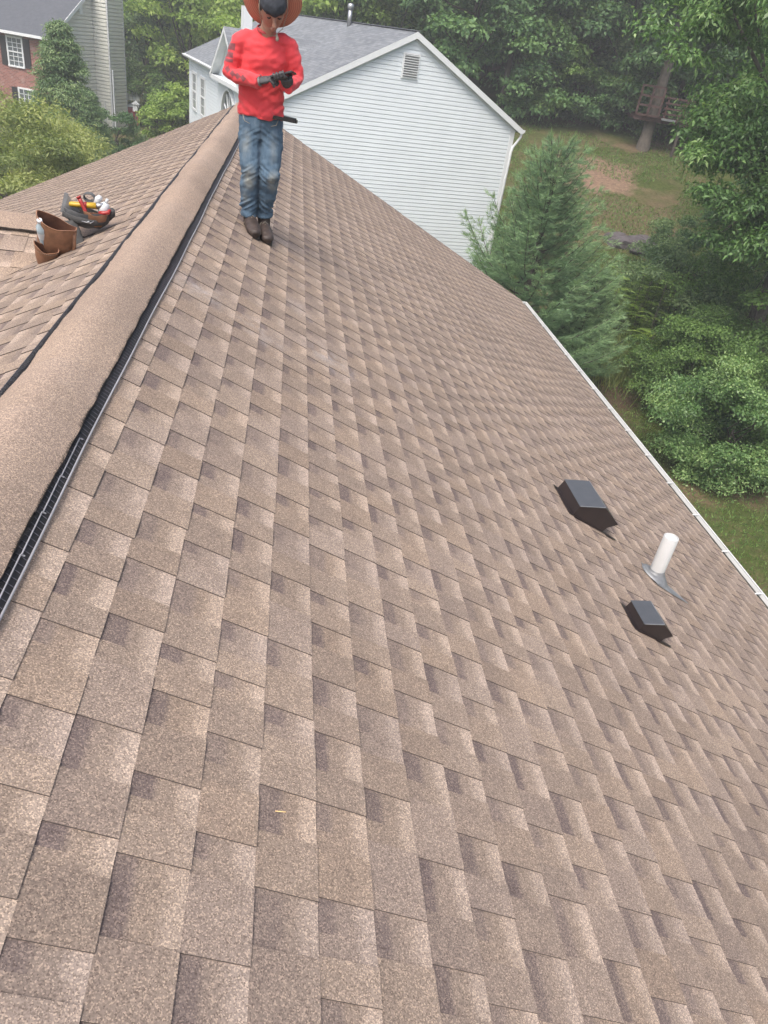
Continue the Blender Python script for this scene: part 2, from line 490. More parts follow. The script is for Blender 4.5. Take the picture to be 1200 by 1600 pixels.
# black louvre body, bristles, ticks and lips, each side one part
for s in (-1, 1):
    b = MB(); n = int((Y1 - Y0) / 0.05)
    vs = []
    for i in range(n + 1):
        yy = Y0 + (Y1 - Y0) * i / n; o = wob(yy)
        vs += [(s * (CW - .02) + o * .3, yy, cap_z(CW, yy) - .006), (s * (CW + .003) + o * .5, yy, cap_z(CW, yy) - .010), (s * (HW) + o, yy, ZR - .5 * HW + 0.012 - .5 * s * o)]
    b.add(vs, [(3 * i + k, 3 * i + 3 + k, 3 * i + 4 + k, 3 * i + 1 + k) for i in range(n) for k in (0, 1)], 0)
    b.build('vent_mesh', M['black_plastic'], vent)
    b = MB(); i = 0; yy = Y0
    while yy < Y1:
        o = wob(yy); yy2 = yy + rnd.uniform(.0, .012)
        if yy2 < 9:
            b.bar((s * (CW - .003) + o * .4, yy + .01, cap_z(CW, yy) - .005), (s * (HW) + o, yy, ZR - .5 * HW + .0165 - .5 * s * o), .0011, .0013)
        yy += 0.0245
    tag(b.build('vent_rib', M['tick_plastic'], vent), kind='stuff')
    b = MB(); yy = Y0
    while yy < 9.5:
        o = wob(yy)
        for _ in range(5):
            x0 = s * (CW - rnd.uniform(-.004, .006)) + o * .4; z0 = cap_z(CW, yy) - rnd.uniform(.000, .006)
            x1 = x0 + s * rnd.uniform(-.006, .014); z1 = z0 + rnd.uniform(-.008, .010); dy = rnd.uniform(-.006, .006)
            if _ < 2 and mnoise.noise(Vector((yy * 14, s, 0))) > -.15:
                x0 = s * (CW + .25 * sag(yy) + .003 - (.008 if s < 0 else 0)) + o * .3; z0 = cap_z(CW, yy) + .001; x1 = x0 - s * rnd.uniform(.003, .010); z1 = cap_z(CW - .005, yy) + rnd.uniform(.004, .007)
            w = .0014
            b.add([(x0, yy - w, z0), (x0, yy + w, z0), (x1, yy + dy, z1)], [(0, 1, 2)], 0)
        yy += 0.0045 if yy < 5 else 0.009
    tag(b.build('vent_bristle', M['black_plastic'], vent), kind='stuff')
    b = MB(); n = 160; pts = []
    for i in range(n + 1):
        yy = Y0 + (Y1 - Y0) * i / n; o = wob(yy)
        pts.append((s * (HW + .004) + o, yy, ZR - .5 * HW + (.0155 if s > 0 else .010) - .5 * s * o))
    b.tube(pts, .0034 if s > 0 else .0022, 6)
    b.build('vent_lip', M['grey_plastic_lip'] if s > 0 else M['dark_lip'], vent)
b = MB()
for (ya, yb, o) in ((2.02, 1.80, .018), (1.80, 1.62, .016), (1.62, 1.44, .0145), (1.44, 1.27, .0125)):
    b.bar((HW - o, ya, ZR - .5 * HW + .028), (HW - o + .004, yb, ZR - .5 * HW + .028), .0030, .003)
    b.bar((HW - o - .002, ya, ZR - .5 * HW + .028), (HW - o + .008, ya + .003, ZR - .5 * HW + .022), .003, .003)
b.build('broken_vent_strip', M['grey_plastic_lip'], vent)

# ---- cross gable ridge on the left slope
ZX, YX = 7.70, 5.22
XI = -(ZR - ZX) * 2           # where its ridge dies into the main slope
cross = empty('cross_gable'); cross.parent = house
b = MB(); XL = -4.4
# near slope plane: z = ZX - .5*(YX - y) ; valley at x: z = ZR + .5x
dy = lambda x: (ZX - (ZR + .5 * x)) * 2
b.add([(XI, YX, ZX), (XL, YX, ZX), (XL, YX - dy(XL), ZX - .5 * dy(XL))], [(0, 1, 2)])
b.add([(XI, YX, ZX), (XL, YX, ZX), (XL, YX + dy(XL), ZX - .5 * dy(XL))], [(0, 2, 1)])
b.build('underlay', M['edge'], cross)
for sgn in (-1, 1):
    parts = [[], [], [], []]
    for k in range(30):
        s = 0.06 + 0.1429 * (k + 1) - 0.02            # butt distance down from the cross ridge
        yb = YX + sgn * s * CP; zb = ZX - s * SP + .001
        xv = XI - (s * CP) + 0.0 * k           # valley x at that drop
        x = XL
        off = (k * .152) % 1
        x0 = XL - off
        while x0 < xv:
            u1 = min(1.0, xv - x0 + .0); u0 = max(0, XL - x0)
            if u1 - u0 > .02:
                V, F, MI, C = clip_variant(rnd.randrange(NVAR), u0, u1)
                # shear the upper edge to follow the valley
                over = (x0 + V[:, 0]) - (xv - 0.002)
                V[:, 0] = np.where(np.abs(V[:, 0] - u1) < 1e-4, V[:, 0] + V[:, 1] * CP * (1.0 if u1 < 1 - 1e-4 else 0), V[:, 0])
                mt = slope_matrix((x0, yb, zb), (1, 0, 0), (0, -sgn * CP, SP))
                Vw = (np.array(mt)[:3, :3] @ V.T).T + np.array(mt)[:3, 3]
                if sgn < 0 and k < 8:
                    me = np_mesh('shingle', Vw, F, [M['shingle'], M['edge']], C, False, MI)
                    link('shingle', me, cross)
                else:
                    b0 = sum(len(a) for a in parts[0])
                    parts[0].append(Vw); parts[1].append(F + b0); parts[2].append(MI); parts[3].append(C)
            x0 += 1.0
    me = np_mesh('shingle_field', np.vstack(parts[0]), np.vstack(parts[1]), [M['shingle'], M['edge']], np.vstack(parts[3]), False, np.concatenate(parts[2]))
    tag(link('shingle_field', me, cross), kind='stuff')
x = XI + .16; k = 0
while x > XL:
    b = MB(); L = .225; nx = 10; g = rnd.uniform(.35, .6); vs = []; cols = []
    for j in range(3):
        xx = x - L * j / 2
        drop = 0.0
        for i in range(nx + 1):
            f = -1 + 2 * i / nx; yy = YX + f * .15
            z = ZX + .022 + .004 * j / 2 - .5 * (math.sqrt((f * .15) ** 2 + .03 ** 2) - .03)
            if xx > XI - .05: z = max(z - (xx - XI + .05) * .16, ZR + .5 * xx + .009)
            vs.append((xx, yy, z)); cols.append((.46 - .12 * j / 2, g, .6, 1))
    W = nx + 1
    b.add(vs, [(j * W + i, j * W + i + 1, (j + 1) * W + i + 1, (j + 1) * W + i) for j in range(2) for i in range(nx)], 0, True, cols)
    for seq in ([i for i in range(W)], [2 * W + i for i in range(W)], [j * W for j in range(3)]):
        top = [vs[i] for i in seq]; bot = [(p[0], p[1], p[2] - .006) for p in top]; m = len(top)
        b.add(top + bot, [(i, i + 1, m + i + 1, m + i) for i in range(m - 1)], 1)
    b.build('ridge_cap', [M['cap'], M['edge']], cross)
    x -= .145; k += 1

# ---- drip edge, gutter
b = MB()
b.prism([(XE + .005, Y0, 5.522), (XE + .022, Y0, 5.513), (XE + .022, Y0, 5.40), (XE + .005, Y0, 5.40)], (0, Y1 - Y0, 0))
b.build('drip_edge', M['white_aluminium'], house)
gut = empty('gutter'); gut.parent = house
prof = [(.024, .075), (.024, -.045), (.10, -.045), (.128, -.01), (.128, .03), (.145, .052), (.145, .066), (.132, .066), (.132, .058), (.118, .03), (.118, -.005), (.096, -.035), (.032, -.035), (.032, .075)]
b = MB(); zc = 5.42; n = len(prof)
vs = [(XE + p[0], yy, zc + p[1]) for yy in (Y0, Y1 + .02) for p in prof]
fs = [(i, (i + 1) % n, n + (i + 1) % n, n + i) for i in range(n)]
b.add(vs, [f for i, f in enumerate(fs) if i < 9 or i == 13], 0); b.add(vs, [f for i, f in enumerate(fs) if 9 <= i < 13], 1)
b.prism([(XE + p[0], Y1 + .02, zc + p[1]) for p in prof[:7]], (0, .004, 0), 0)
b.build('gutter_trough', [M['white_aluminium'], M['gutter_inside']], gut)
yy = -2.25 + 0.0
while yy < Y1:
    b = MB(); b.bar((XE + .026, yy + .05, zc + .052), (XE + .14, yy + .05, zc + .062), .016, .004); b.build('gutter_hanger', M['white_aluminium'], gut); yy += .608
b = MB()
for s in (-1, 1):
    b.prism([(0, Y1 + .004, ZR - .006), (s * XE, Y1 + .004, ZR - .006 - XE * .5), (s * XE, Y1 + .004, ZR - .2 - XE * .5), (0, Y1 + .004, ZR - .2)], (0, .02, 0))
b.build('rake_board', M['trim_white'], house)

# ---- exhaust hoods
def hood(x, y, w, k, label):
    z = ZR - .5 * x
    r = empty('exhaust_hood', (x, y, z)); tag(r, label, 'roof vent', 'roof hoods on the right slope')
    P = [(0, 0), (.036, .072), (.215, .074), (.345, -.052), (.275, -.082), (.245, -.1225)]
    P = [(a * k, c * k) for a, c in P]; n = len(P)
    hw = w / 2
    b = MB()
    vs = [(a, -hw, c + .004) for a, c in P] + [(a, hw, c + .004) for a, c in P]
    fs = [tuple(range(n))[::-1], tuple(range(n, 2 * n)), (0, 1, n + 1, n), (2, 3, n + 3, n + 2), (3, 4, n + 4, n + 3), (4, 5, n + 5, n + 4)]
    b.add(vs, fs, 0); b.build('hood_body', M['hood_brown'], r)
    b = MB(); tt = .003
    (a1, c1), (a2, c2) = P[1], P[2]
    b.prism([(a1 - .004, -hw - .003, c1 + .0045), (a2 + .003, -hw - .003, c2 + .0045), (a2 + .003, -hw - .003, c2 + .0085), (a1 - .004, -hw - .003, c1 + .0085)], (0, w + .006, 0))
    b.build('hood_top_lit', M['hood_top_lit'], r)
    b = MB()   # light folded seam along the top front and side edges
    b.bar((a1, -hw - .003, c1 + .008), (a2, -hw - .003, c2 + .008), .004, .004); b.bar((a2, -hw, c2 + .008), (a2, hw, c2 + .008), .004, .004)
    b.build('hood_seam', M['lead'], r)
    b = MB(); f0, f1 = .20 * k, .375 * k
    o = .0125
    b.add([(f0, -hw - .012, -f0 * .5 + o), (f1, -hw - .012, -f1 * .5 + o), (f1 - .015, -hw + .012, -(f1 - .015) * .5 + o), (f0, -hw + .02, -f0 * .5 + o)], [(0, 1, 2, 3)])
    b.add([(-.02, -hw - .018, .01 + o), (f0, -hw - .012, -f0 * .5 + o), (f0, -hw + .01, -f0 * .5 + o), (-.02, -hw + .01, .01 + o)], [(0, 1, 2, 3)])
    b.add([(-.03, hw + .02, .015 + o), (-.03, -hw - .018, .015 + o), (.005, -hw, -.0025 + o), (.005, hw, -.0025 + o)], [(0, 1, 2, 3)])
    b.build('hood_flange', M['hood_brown'], r)
    return r
hood(2.655, 3.93, .33, .97, 'larger brown metal exhaust hood, upper of the two on the right slope')
hood(2.675, 2.79, .185, .62, 'smaller brown metal exhaust hood below the white vent pipe')
# ---- vent pipe
px_, py_ = 3.235, 3.54; pz = ZR - .5 * px_
r = empty('vent_pipe', (px_, py_, pz)); tag(r, 'white plastic plumbing vent pipe in a grey lead boot', 'pipe')
b = MB(); R0 = .047; n = 28; H = .325
ring = lambda rad, z: [(rad * math.cos(2 * math.pi * k / n), rad * math.sin(2 * math.pi * k / n), z) for k in range(n)]
vs = ring(R0, -.05) + ring(R0, H - .002) + ring(R0 - .002, H) + ring(R0 - .005, H) + ring(R0 - .006, H - .002) + ring(R0 - .006, .02)
b.add(vs, [(j * n + i, j * n + (i + 1) % n, (j + 1) * n + (i + 1) % n, (j + 1) * n + i) for j in range(5) for i in range(n)], 0, True)
b.build('pipe', M['pvc'], r)
b = MB(); b.add(ring(R0 - .006, H - .012), [tuple(range(n))]); b.build('pipe_bore', M['white_plastic'], r)
b = MB()
def onroof(rad, dz, h0=0): 
    out = []
    for k in range(n):
        a = 2 * math.pi * k / n; x = rad * math.cos(a); yv = rad * math.sin(a)
        out.append((x, yv, -.5 * x + dz))
    return out
def flat(rad, z): return ring(rad, z)
vs = onroof(.098, .013) + onroof(.090, .026) + [(x, yv, z * .6 + .022) for x, yv, z in onroof(.066, .03)] + flat(.0505, .052) + flat(.0505, .066) + flat(.0475, .070)
b.add(vs, [(j * n + i, j * n + (i + 1) % n, (j + 1) * n + (i + 1) % n, (j + 1) * n + i) for j in range(5) for i in range(n)], 0, True)
b.build('lead_boot', M['lead'], r)
b = MB(); o = .0135
b.add([(-.05, -.115, .025 + o), (.06, -.085, -.03 + o), (.20, -.12, -.10 + o), (.215, -.145, -.1075 + o), (.03, -.135, -.015 + o)], [(0, 1, 2, 3, 4)])
b.add([(.02, -.10, -.01 + o - .001), (.085, -.02, -.0425 + o - .001), (.215, -.13, -.1075 + o - .001)], [(0, 1, 2)])
b.add([(-.07, .10, .035 + o), (-.08, -.02, .04 + o), (-.03, -.12, .015 + o), (.0, -.05, o), (.0, .08, o)], [(0, 1, 2, 3, 4)])
b.build('flashing', M['lead'], r)
# ---- straw on the near shingles
b = MB(); b.tube([(-.012, .002, 0), (0, .0005, .001), (.012, 0, 0)], .0014, 5)
o = b.build('straw_piece', M['straw_yellow'], None, (.79, .985, ZR - .395 + .015)); tag(o, 'short piece of yellow straw on the near shingles', 'straw')
# ------------------------------------------------------------------ terrain
def sstep(v, a, b):
    f = min(1.0, max(0.0, (v - a) / (b - a))); return f * f * (3 - 2 * f)
S20, C20 = math.sin(math.radians(20)), math.cos(math.radians(20))
def ground_z(x, y):
    s = x * S20 + y * C20; l = x * C20 - y * S20
    h = 0.24 * (math.sqrt(max(0.0, s - 23.0) ** 2 + 1.0) - 1.0) if s > 23 else 0.0
    h += 0.12 * max(0.0, s - 52)
    h *= sstep(l, -25, -3)
    h2 = 1.4 * sstep(y, 22, 42) + 0.22 * max(0.0, y - 66)
    z = max(h, h2 * (1 - sstep(l, -22, -4)) + h * sstep(l, -22, -4))
    z += 0.10 * mnoise.noise(Vector((x * .25, y * .25, 0))) * sstep(s, 14, 24) + 0.03 * mnoise.noise(Vector((x * 1.1, y * 1.1, 4)))
    return min(z, 40)
def polar(azd, D): 
    a = math.radians(azd); return CAM[0] + D * math.sin(a), CAM[1] + D * math.cos(a)
xs = np.concatenate([np.linspace(-400, -40, 24, endpoint=False), np.linspace(-40, 50, 120, endpoint=False), np.linspace(50, 400, 24)])
ys = np.concatenate([np.linspace(-150, 5, 14, endpoint=False), np.linspace(5, 70, 100, endpoint=False), np.linspace(70, 420, 30)])
V = [(x, y, ground_z(x, y)) for y in ys for x in xs]; W = len(xs)
F = [(j * W + i, j * W + i + 1, (j + 1) * W + i + 1, (j + 1) * W + i) for j in range(len(ys) - 1) for i in range(W - 1)]
t = NT('lawn_ground'); p = t.pos()
n1 = t.noise(0.35, p, 5.0, 0.65); n2 = t.noise(6.0, p, 5.0, 0.75); n3 = t.noise(1.6, p, 4.0, 0.7)
grass = t.ramp(n2, [(0.3, (0.030, 0.040, 0.010, 1)), (0.55, (0.062, 0.082, 0.020, 1)), (0.8, (0.11, 0.115, 0.040, 1))])
dry = t.ramp(n2, [(0.3, (0.075, 0.058, 0.030, 1)), (0.7, (0.17, 0.125, 0.075, 1))])
c = t.mix(t.maprange(t.math('ADD', n1, t.math('MULTIPLY', n3, .35)), 0.63, 0.83), grass, dry)
def spot(c, center, rad, col, st, sc=1.2):
    vm = t.n("ShaderNodeVectorMath", operation='SUBTRACT'); t.l(p, vm.inputs[0]); vm.inputs[1].default_value = center
    vm2 = t.n("ShaderNodeVectorMath", operation='MULTIPLY'); t.l(vm.outputs[0], vm2.inputs[0]); vm2.inputs[1].default_value = (1 / rad[0], 1 / rad[1], 0)
    ln = t.n("ShaderNodeVectorMath", operation='LENGTH'); t.l(vm2.outputs[0], ln.inputs[0])
    m = t.math('ADD', t.maprange(ln.outputs['Value'], 0.3, 1.3, 1.0, -0.4), t.math('MULTIPLY', t.math('SUBTRACT', t.noise(sc, p, 5.0, .7), .5), 1.6))
    m = t.math('MULTIPLY', t.maprange(m, 0.35, 0.65), st)
    return t.mix(m, c, col)
soil = t.ramp(n2, [(0.3, (0.10, 0.065, 0.045, 1)), (0.7, (0.30, 0.20, 0.145, 1))])
x_, y_ = polar(21.2, 43.0); c = spot(c, (x_, y_, 0), (3.6, 3.6), soil, 0.9)
x_, y_ = polar(19.5, 41.5); c = spot(c, (x_, y_, 0), (2.2, 2.0), soil, 0.8)
x_, y_ = polar(24.5, 38.5); c = spot(c, (x_, y_, 0), (4.5, 3.5), dry, 0.65)
x_, y_ = polar(26.2, 24.5); c = spot(c, (x_, y_, 0), (1.6, 2.4), (0.085, 0.055, 0.038, 1), 0.85, 2.5)
x_, y_ = polar(27.6, 22.3); c = spot(c, (x_, y_, 0), (1.4, 1.8), (0.075, 0.055, 0.035, 1), 0.6, 2.5)
# fallen leaf flecks
vo = t.n("ShaderNodeTexVoronoi"); vo.inputs['Scale'].default_value = 5.0; t.l(p, vo.inputs['Vector'])
fl = t.math('LESS_THAN', vo.outputs['Distance'], 0.11)
c = t.mix(t.math('MULTIPLY', fl, 0.5), c, (0.22, 0.20, 0.09, 1))
t.base(c, 0.95, 0.0, 0.2); t.bump(n2, 0.8, 0.08)
o = link('ground', np_mesh('ground', V, F, t.m, None, True)); tag(o, kind='structure')

# ------------------------------------------------------------------ foliage
def leaf_mat(name, c0, c1, c2, trans=0.40, rough=0.55):
    t = NT(name)
    at = t.n("ShaderNodeAttribute", attribute_name="tone"); sep = t.n("ShaderNodeSeparateColor"); t.l(at.outputs['Color'], sep.inputs[0])
    oi = t.n("ShaderNodeObjectInfo")
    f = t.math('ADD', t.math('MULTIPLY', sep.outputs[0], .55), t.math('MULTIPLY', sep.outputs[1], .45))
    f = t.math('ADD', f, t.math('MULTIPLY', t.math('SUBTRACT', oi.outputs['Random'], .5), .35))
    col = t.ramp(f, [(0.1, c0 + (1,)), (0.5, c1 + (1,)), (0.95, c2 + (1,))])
    t.base(col, rough, 0.0, 0.35)
    tr = t.n("ShaderNodeBsdfTranslucent"); t.l(t.mix(1.0, col, (1.25, 1.3, 0.7, 1), 'MULTIPLY'), tr.inputs[0])
    mx = t.n("ShaderNodeMixShader"); mx.inputs[0].default_value = trans
    t.l(t.b.outputs[0], mx.inputs[1]); t.l(tr.outputs[0], mx.inputs[2]); t.l(mx.outputs[0], t.out.inputs[0])
    return t.m
LM = {
 'dark': leaf_mat('leaves_dark_green', (0.051, 0.109, 0.048), (0.103, 0.201, 0.083), (0.208, 0.351, 0.133)),
 'mid': leaf_mat('leaves_mid_green', (0.058, 0.115, 0.035), (0.117, 0.209, 0.059), (0.221, 0.343, 0.103)),
 'yellow': leaf_mat('leaves_yellow_green', (0.120, 0.191, 0.044), (0.225, 0.342, 0.080), (0.400, 0.508, 0.136)),
 'olive': leaf_mat('leaves_pale_olive', (0.135, 0.185, 0.062), (0.260, 0.314, 0.110), (0.430, 0.454, 0.183)),
 'grey': leaf_mat('leaves_grey_green', (0.085, 0.156, 0.076), (0.171, 0.261, 0.124), (0.342, 0.443, 0.218)),
 'glossy': leaf_mat('leaves_glossy_green', (0.058, 0.116, 0.040), (0.125, 0.233, 0.078), (0.340, 0.474, 0.194), 0.34, 0.38),
 'canopy': leaf_mat('leaves_big_tree', (0.066, 0.133, 0.046), (0.143, 0.265, 0.088), (0.387, 0.541, 0.221), 0.4, 0.36),
 'pine': leaf_mat('needles_blue_green', (0.081, 0.154, 0.084), (0.148, 0.255, 0.126), (0.281, 0.404, 0.197), 0.15),
 'candle': leaf_mat('needles_new_growth', (0.151, 0.232, 0.078), (0.229, 0.322, 0.112), (0.356, 0.447, 0.175), 0.2),
}
def leaves(name, cen, rad, per, size, mat, seed, up=0.55, droop=0.0, shell=0.5, spiky=0.0):
    """cen (n,3), rad (n,3): leaf rhombi spread over the clumps"""
    g = np.random.default_rng(seed)
    cen = np.asarray(cen, float); rad = np.asarray(rad, float); n = len(cen)
    idx = np.repeat(np.arange(n), per); N = len(idx)
    d = g.normal(size=(N, 3)); d /= np.linalg.norm(d, axis=1)[:, None]
    d[:, 2] = np.where(d[:, 2] < -0.25, -d[:, 2] * .6, d[:, 2])
    r = (shell + (1 - shell) * g.random(N) ** .6) * (1 + .18 * g.normal(size=N))
    P = cen[idx] + d * rad[idx] * r[:, None]
    nr = d * .7 + np.array([0, 0, up]) + g.normal(size=(N, 3)) * .55
    nr /= np.linalg.norm(nr, axis=1)[:, None]
    a = g.normal(size=(N, 3)) + d * (.6 + spiky) + np.array([0, 0, -droop])
    a -= nr * np.sum(a * nr, axis=1)[:, None]; a /= np.linalg.norm(a, axis=1)[:, None] + 1e-9
    b = np.cross(nr, a)
    L = size[0] * (0.6 + .7 * g.random(N))[:, None]; Wd = size[1] * (0.6 + .7 * g.random(N))[:, None]
    v0 = P; v1 = P + a * L * .45 + b * Wd * .5 + nr * L * .06; v2 = P + a * L + nr * (-.12 - droop * .1) * L; v3 = P + a * L * .45 - b * Wd * .5 + nr * L * .06
    V = np.stack([v0, v1, v2, v3], 1).reshape(-1, 3)
    F = np.arange(4 * N).reshape(-1, 4)
    lr = g.random(N); cr = g.random(n)[idx]
    C = np.stack([lr, cr, np.zeros(N), np.ones(N)], 1); C = np.repeat(C, 4, axis=0)
    return np_mesh(name, V, F, mat, C)
def clumps(R, n, seed, cr=(0.22, 0.36), low=-0.55, inner=0.45):
    g = np.random.default_rng(seed); R = np.array(R, float); out = []
    while len(out) < n:
        d = g.normal(size=3); d /= np.linalg.norm(d)
        if d[2] < low: continue
        lump = 1 + .22 * mnoise.noise(Vector(tuple(d * 1.7 + seed * 3.1)))
        out.append(d * (inner + (1.0 - inner) * g.random() ** .5) * lump)
    c = np.array(out) * R
    rr = g.uniform(cr[0], cr[1], n)[:, None] * R.mean() * np.array([1, 1, .72])
    return c, rr
def trunk_mesh(h0, cen, r0, seed, mat, nlimb=7, lean=(0, 0), flare=1.5, top=1.0):
    """trunk from z=0 to h0 (crown centre) and limbs to clump centres (in crown coordinates, offset by h0)"""
    g = random.Random(seed); b = MB()
    T = [(lean[0] * f + .12 * g.uniform(-1, 1) * f, lean[1] * f + .12 * g.uniform(-1, 1) * f, h0 * f * top) for f in (0, .06, .25, .5, .75, 1.0)]
    b.tube([(T[0][0], T[0][1], -.4)] + T, [r0 * flare, r0 * flare * .9, r0 * 1.1, r0 * .95, r0 * .8, r0 * .6, r0 * .4], 10)
    idx = list(range(len(cen))); g.shuffle(idx)
    for i in idx[:nlimb]:
        c = cen[i]; f = g.uniform(.45, .95); s = Vector((T[-1][0] * f, T[-1][1] * f, h0 * top * f)); e = Vector((c[0], c[1], c[2] + h0))
        m = (s + e) / 2 + Vector((g.uniform(-.3, .3), g.uniform(-.3, .3), -.15 * (e - s).length * .5))
        b.tube([s, m, e], [r0 * .38, r0 * .22, r0 * .06], 6)
    return b
def make_tree(name, R, h0, n, per, size, mat, seed, r0, bark='bark', crr=(0.22, 0.36), low=-.55, nlimb=7, **kw):
    """returns an unplaced root with trunk and crown"""
    c, rr = clumps(R, n, seed, crr, low)
    root = empty(name)
    tb = trunk_mesh(h0, c, r0, seed, None, nlimb); o = tb.build('trunk', M[bark], root)
    me = leaves('crown', c + np.array([0, 0, h0]), rr, per, size, mat, seed, **kw); link('crown', me, root)
    return root
def put(root, x, y, label, cat='tree', group=None, rz=0.0, s=1.0, sz=None, dz=-0.05):
    root.location = (x, y, ground_z(x, y) + dz); root.rotation_euler = (0, 0, rz); root.scale = (s, s, sz if sz else s)
    tag(root, label, cat, group); return root

# forest protos
WOOD = 'trees of the wood on the hillside'
protos = [
 make_tree('forest_tree', (4.4, 4.4, 6.6), 7.0, 62, 230, (.34, .20), LM['dark'], 11, .26, 'dark_bark', (.20, .30), -.9),
 make_tree('forest_tree', (3.9, 3.9, 7.2), 7.6, 62, 230, (.30, .18), LM['dark'], 12, .24, 'dark_bark', (.20, .30), -.9),
 make_tree('forest_tree', (4.9, 4.9, 6.2), 6.6, 64, 230, (.36, .22), LM['mid'], 13, .28, 'dark_bark', (.20, .28), -.9),
 make_tree('forest_tree', (3.7, 3.7, 5.8), 6.2, 56, 230, (.30, .17), LM['grey'], 14, .22, 'dark_bark', (.20, .30), -.9),
 make_tree('forest_tree', (4.0, 4.0, 5.8), 6.4, 56, 230, (.30, .19), LM['yellow'], 15, .24, 'dark_bark', (.22, .32), -.8),
]
used = set()
fr = random.Random(5)
# (azimuth, distance, proto, scale, words)
forest = []
marks = ['above the far end of the white house roof', 'behind the metal flue of the white house', 'just right of the metal flue, behind the white ridge', 'behind the peak of the white gable',
         'right of the white gable peak', 'above the right slope of the white gable', 'above the eave corner of the white house', 'above the blue green pine', 'left of the treehouse', 'directly behind the treehouse', 'right of the treehouse behind the big-leaved tree', 'far right behind the big-leaved tree']
azs = [-1.5, 3.0, 5.8, 8.5, 11.2, 13.9, 16.6, 19.3, 22.0, 24.9, 28.2, 32.0]
kinds1 = [4, 4, 2, 1, 0, 1, 2, 3, 0, 1, 0, 1]
for row, (dd, word, sc) in enumerate(((50.5, 'front row', 0.86), (57.5, 'middle row', 1.0), (66.0, 'back row', 1.12))):
    for i, a in enumerate(azs):
        aa = a + (1.3 if row == 1 else 0) + fr.uniform(-.5, .5)
        D = dd + fr.uniform(-1.2, 1.8) + (5 if a < 9 else 0) + (1.0 if 17 < a < 27 else 0)
        k = kinds1[i] if row == 0 else fr.choice((0, 1, 2, 0, 3))
        col = {0: 'dark green', 1: 'slim dark', 2: 'mid green', 3: 'grey green', 4: 'yellow green'}[k]
        forest.append((aa, D, k, sc * fr.uniform(.92, 1.1), '%s tree, wood %s, %s' % (col, word, marks[i])))
left = [(-4.2, 66, 4, 1.05, 'bright yellow green tree between the left house and the white house'), (-6.9, 62, 4, 0.92, 'bright yellow green tree just left of the white house front corner'),
        (-9.6, 66, 3, 1.0, 'dark grey green tree right beside the siding chimney'), (-8.3, 74, 0, 1.2, 'dark tree behind the yellow green one left of the white house'),
        (-11.5, 76, 0, 1.2, 'dark tree half hidden behind the siding chimney'), (-5.4, 78, 1, 1.2, 'tall dark tree in the back row over the white front eave'), (-2.0, 78, 0, 1.2, "dark tree in the back row above the worker's hat"),
        (-14.5, 80, 0, 1.2, 'dark tree behind the roof of the brick house'), (-18, 80, 1, 1.2, 'dark tree far left behind the brick house roof')]
for a, D, k, sc, lab in forest + left:
    x, y = polar(a, D)
    if k in used: r = copy_tree(protos[k])
    else: r = protos[k]; used.add(k)
    put(r, x, y, lab, 'tree', WOOD if (a, D, k, sc, lab) in forest else 'trees behind the houses', fr.uniform(0, 6.28), sc)
# understorey along the wood edge
ub = make_tree('edge_shrub', (2.3, 2.3, 1.9), 1.5, 26, 200, (.22, .13), LM['dark'], 21, .07, 'dark_bark', (.24, .36), -.9, 4)
um = make_tree('edge_shrub', (2.1, 2.1, 1.7), 1.4, 26, 200, (.20, .12), LM['mid'], 22, .07, 'dark_bark', (.24, .36), -.9, 4)
uw = ['right of the white house eave', 'above the pine tip', 'right of the pine tip', 'midway between pine and treehouse', 'just left of the treehouse trunk', 'behind the treehouse trunk', 'right of the treehouse trunk', 'below the right end of the treehouse deck', 'under the big-leaved tree', 'far right under the big-leaved tree']
for i, a in enumerate((15.6, 17.6, 19.4, 21.0, 22.5, 24.4, 26.2, 28.0, 30.2, 32.6)):
    x, y = polar(a, 49.8 + fr.uniform(-.6, 1.2) + (1.5 if 23 < a < 29 else 0))
    src = um if i % 3 == 1 else ub
    r = src if i in (0, 1) else copy_tree(src)
    put(r, x, y, '%s green shrub at the wood edge %s' % ('mid' if i % 3 == 1 else 'dark', uw[i]), 'shrub', 'shrubs along the edge of the wood', fr.uniform(0, 6.28), fr.uniform(.8, 1.15))
# distant woods wall closing the view
g = np.random.default_rng(3); cc = []; rr = []
for azd in np.arange(-62, 78, 2.1):
    for D in (88, 98):
        x, y = polar(azd + g.uniform(-.8, .8), D + g.uniform(-3, 3)); gz = ground_z(x, y)
        top = 19 + g.uniform(-2, 3) - (3 if azd < -5 else 0)
        for z in np.arange(1.5, top, 2.6):
            cc.append((x + g.uniform(-1.2, 1.2), y + g.uniform(-1, 1), gz + z)); rr.append((2.7, 2.7, 2.2))
o = link('distant_woods', leaves('distant_woods', cc, rr, 46, (.95, .60), LM['dark'], 33)); tag(o, kind='stuff')

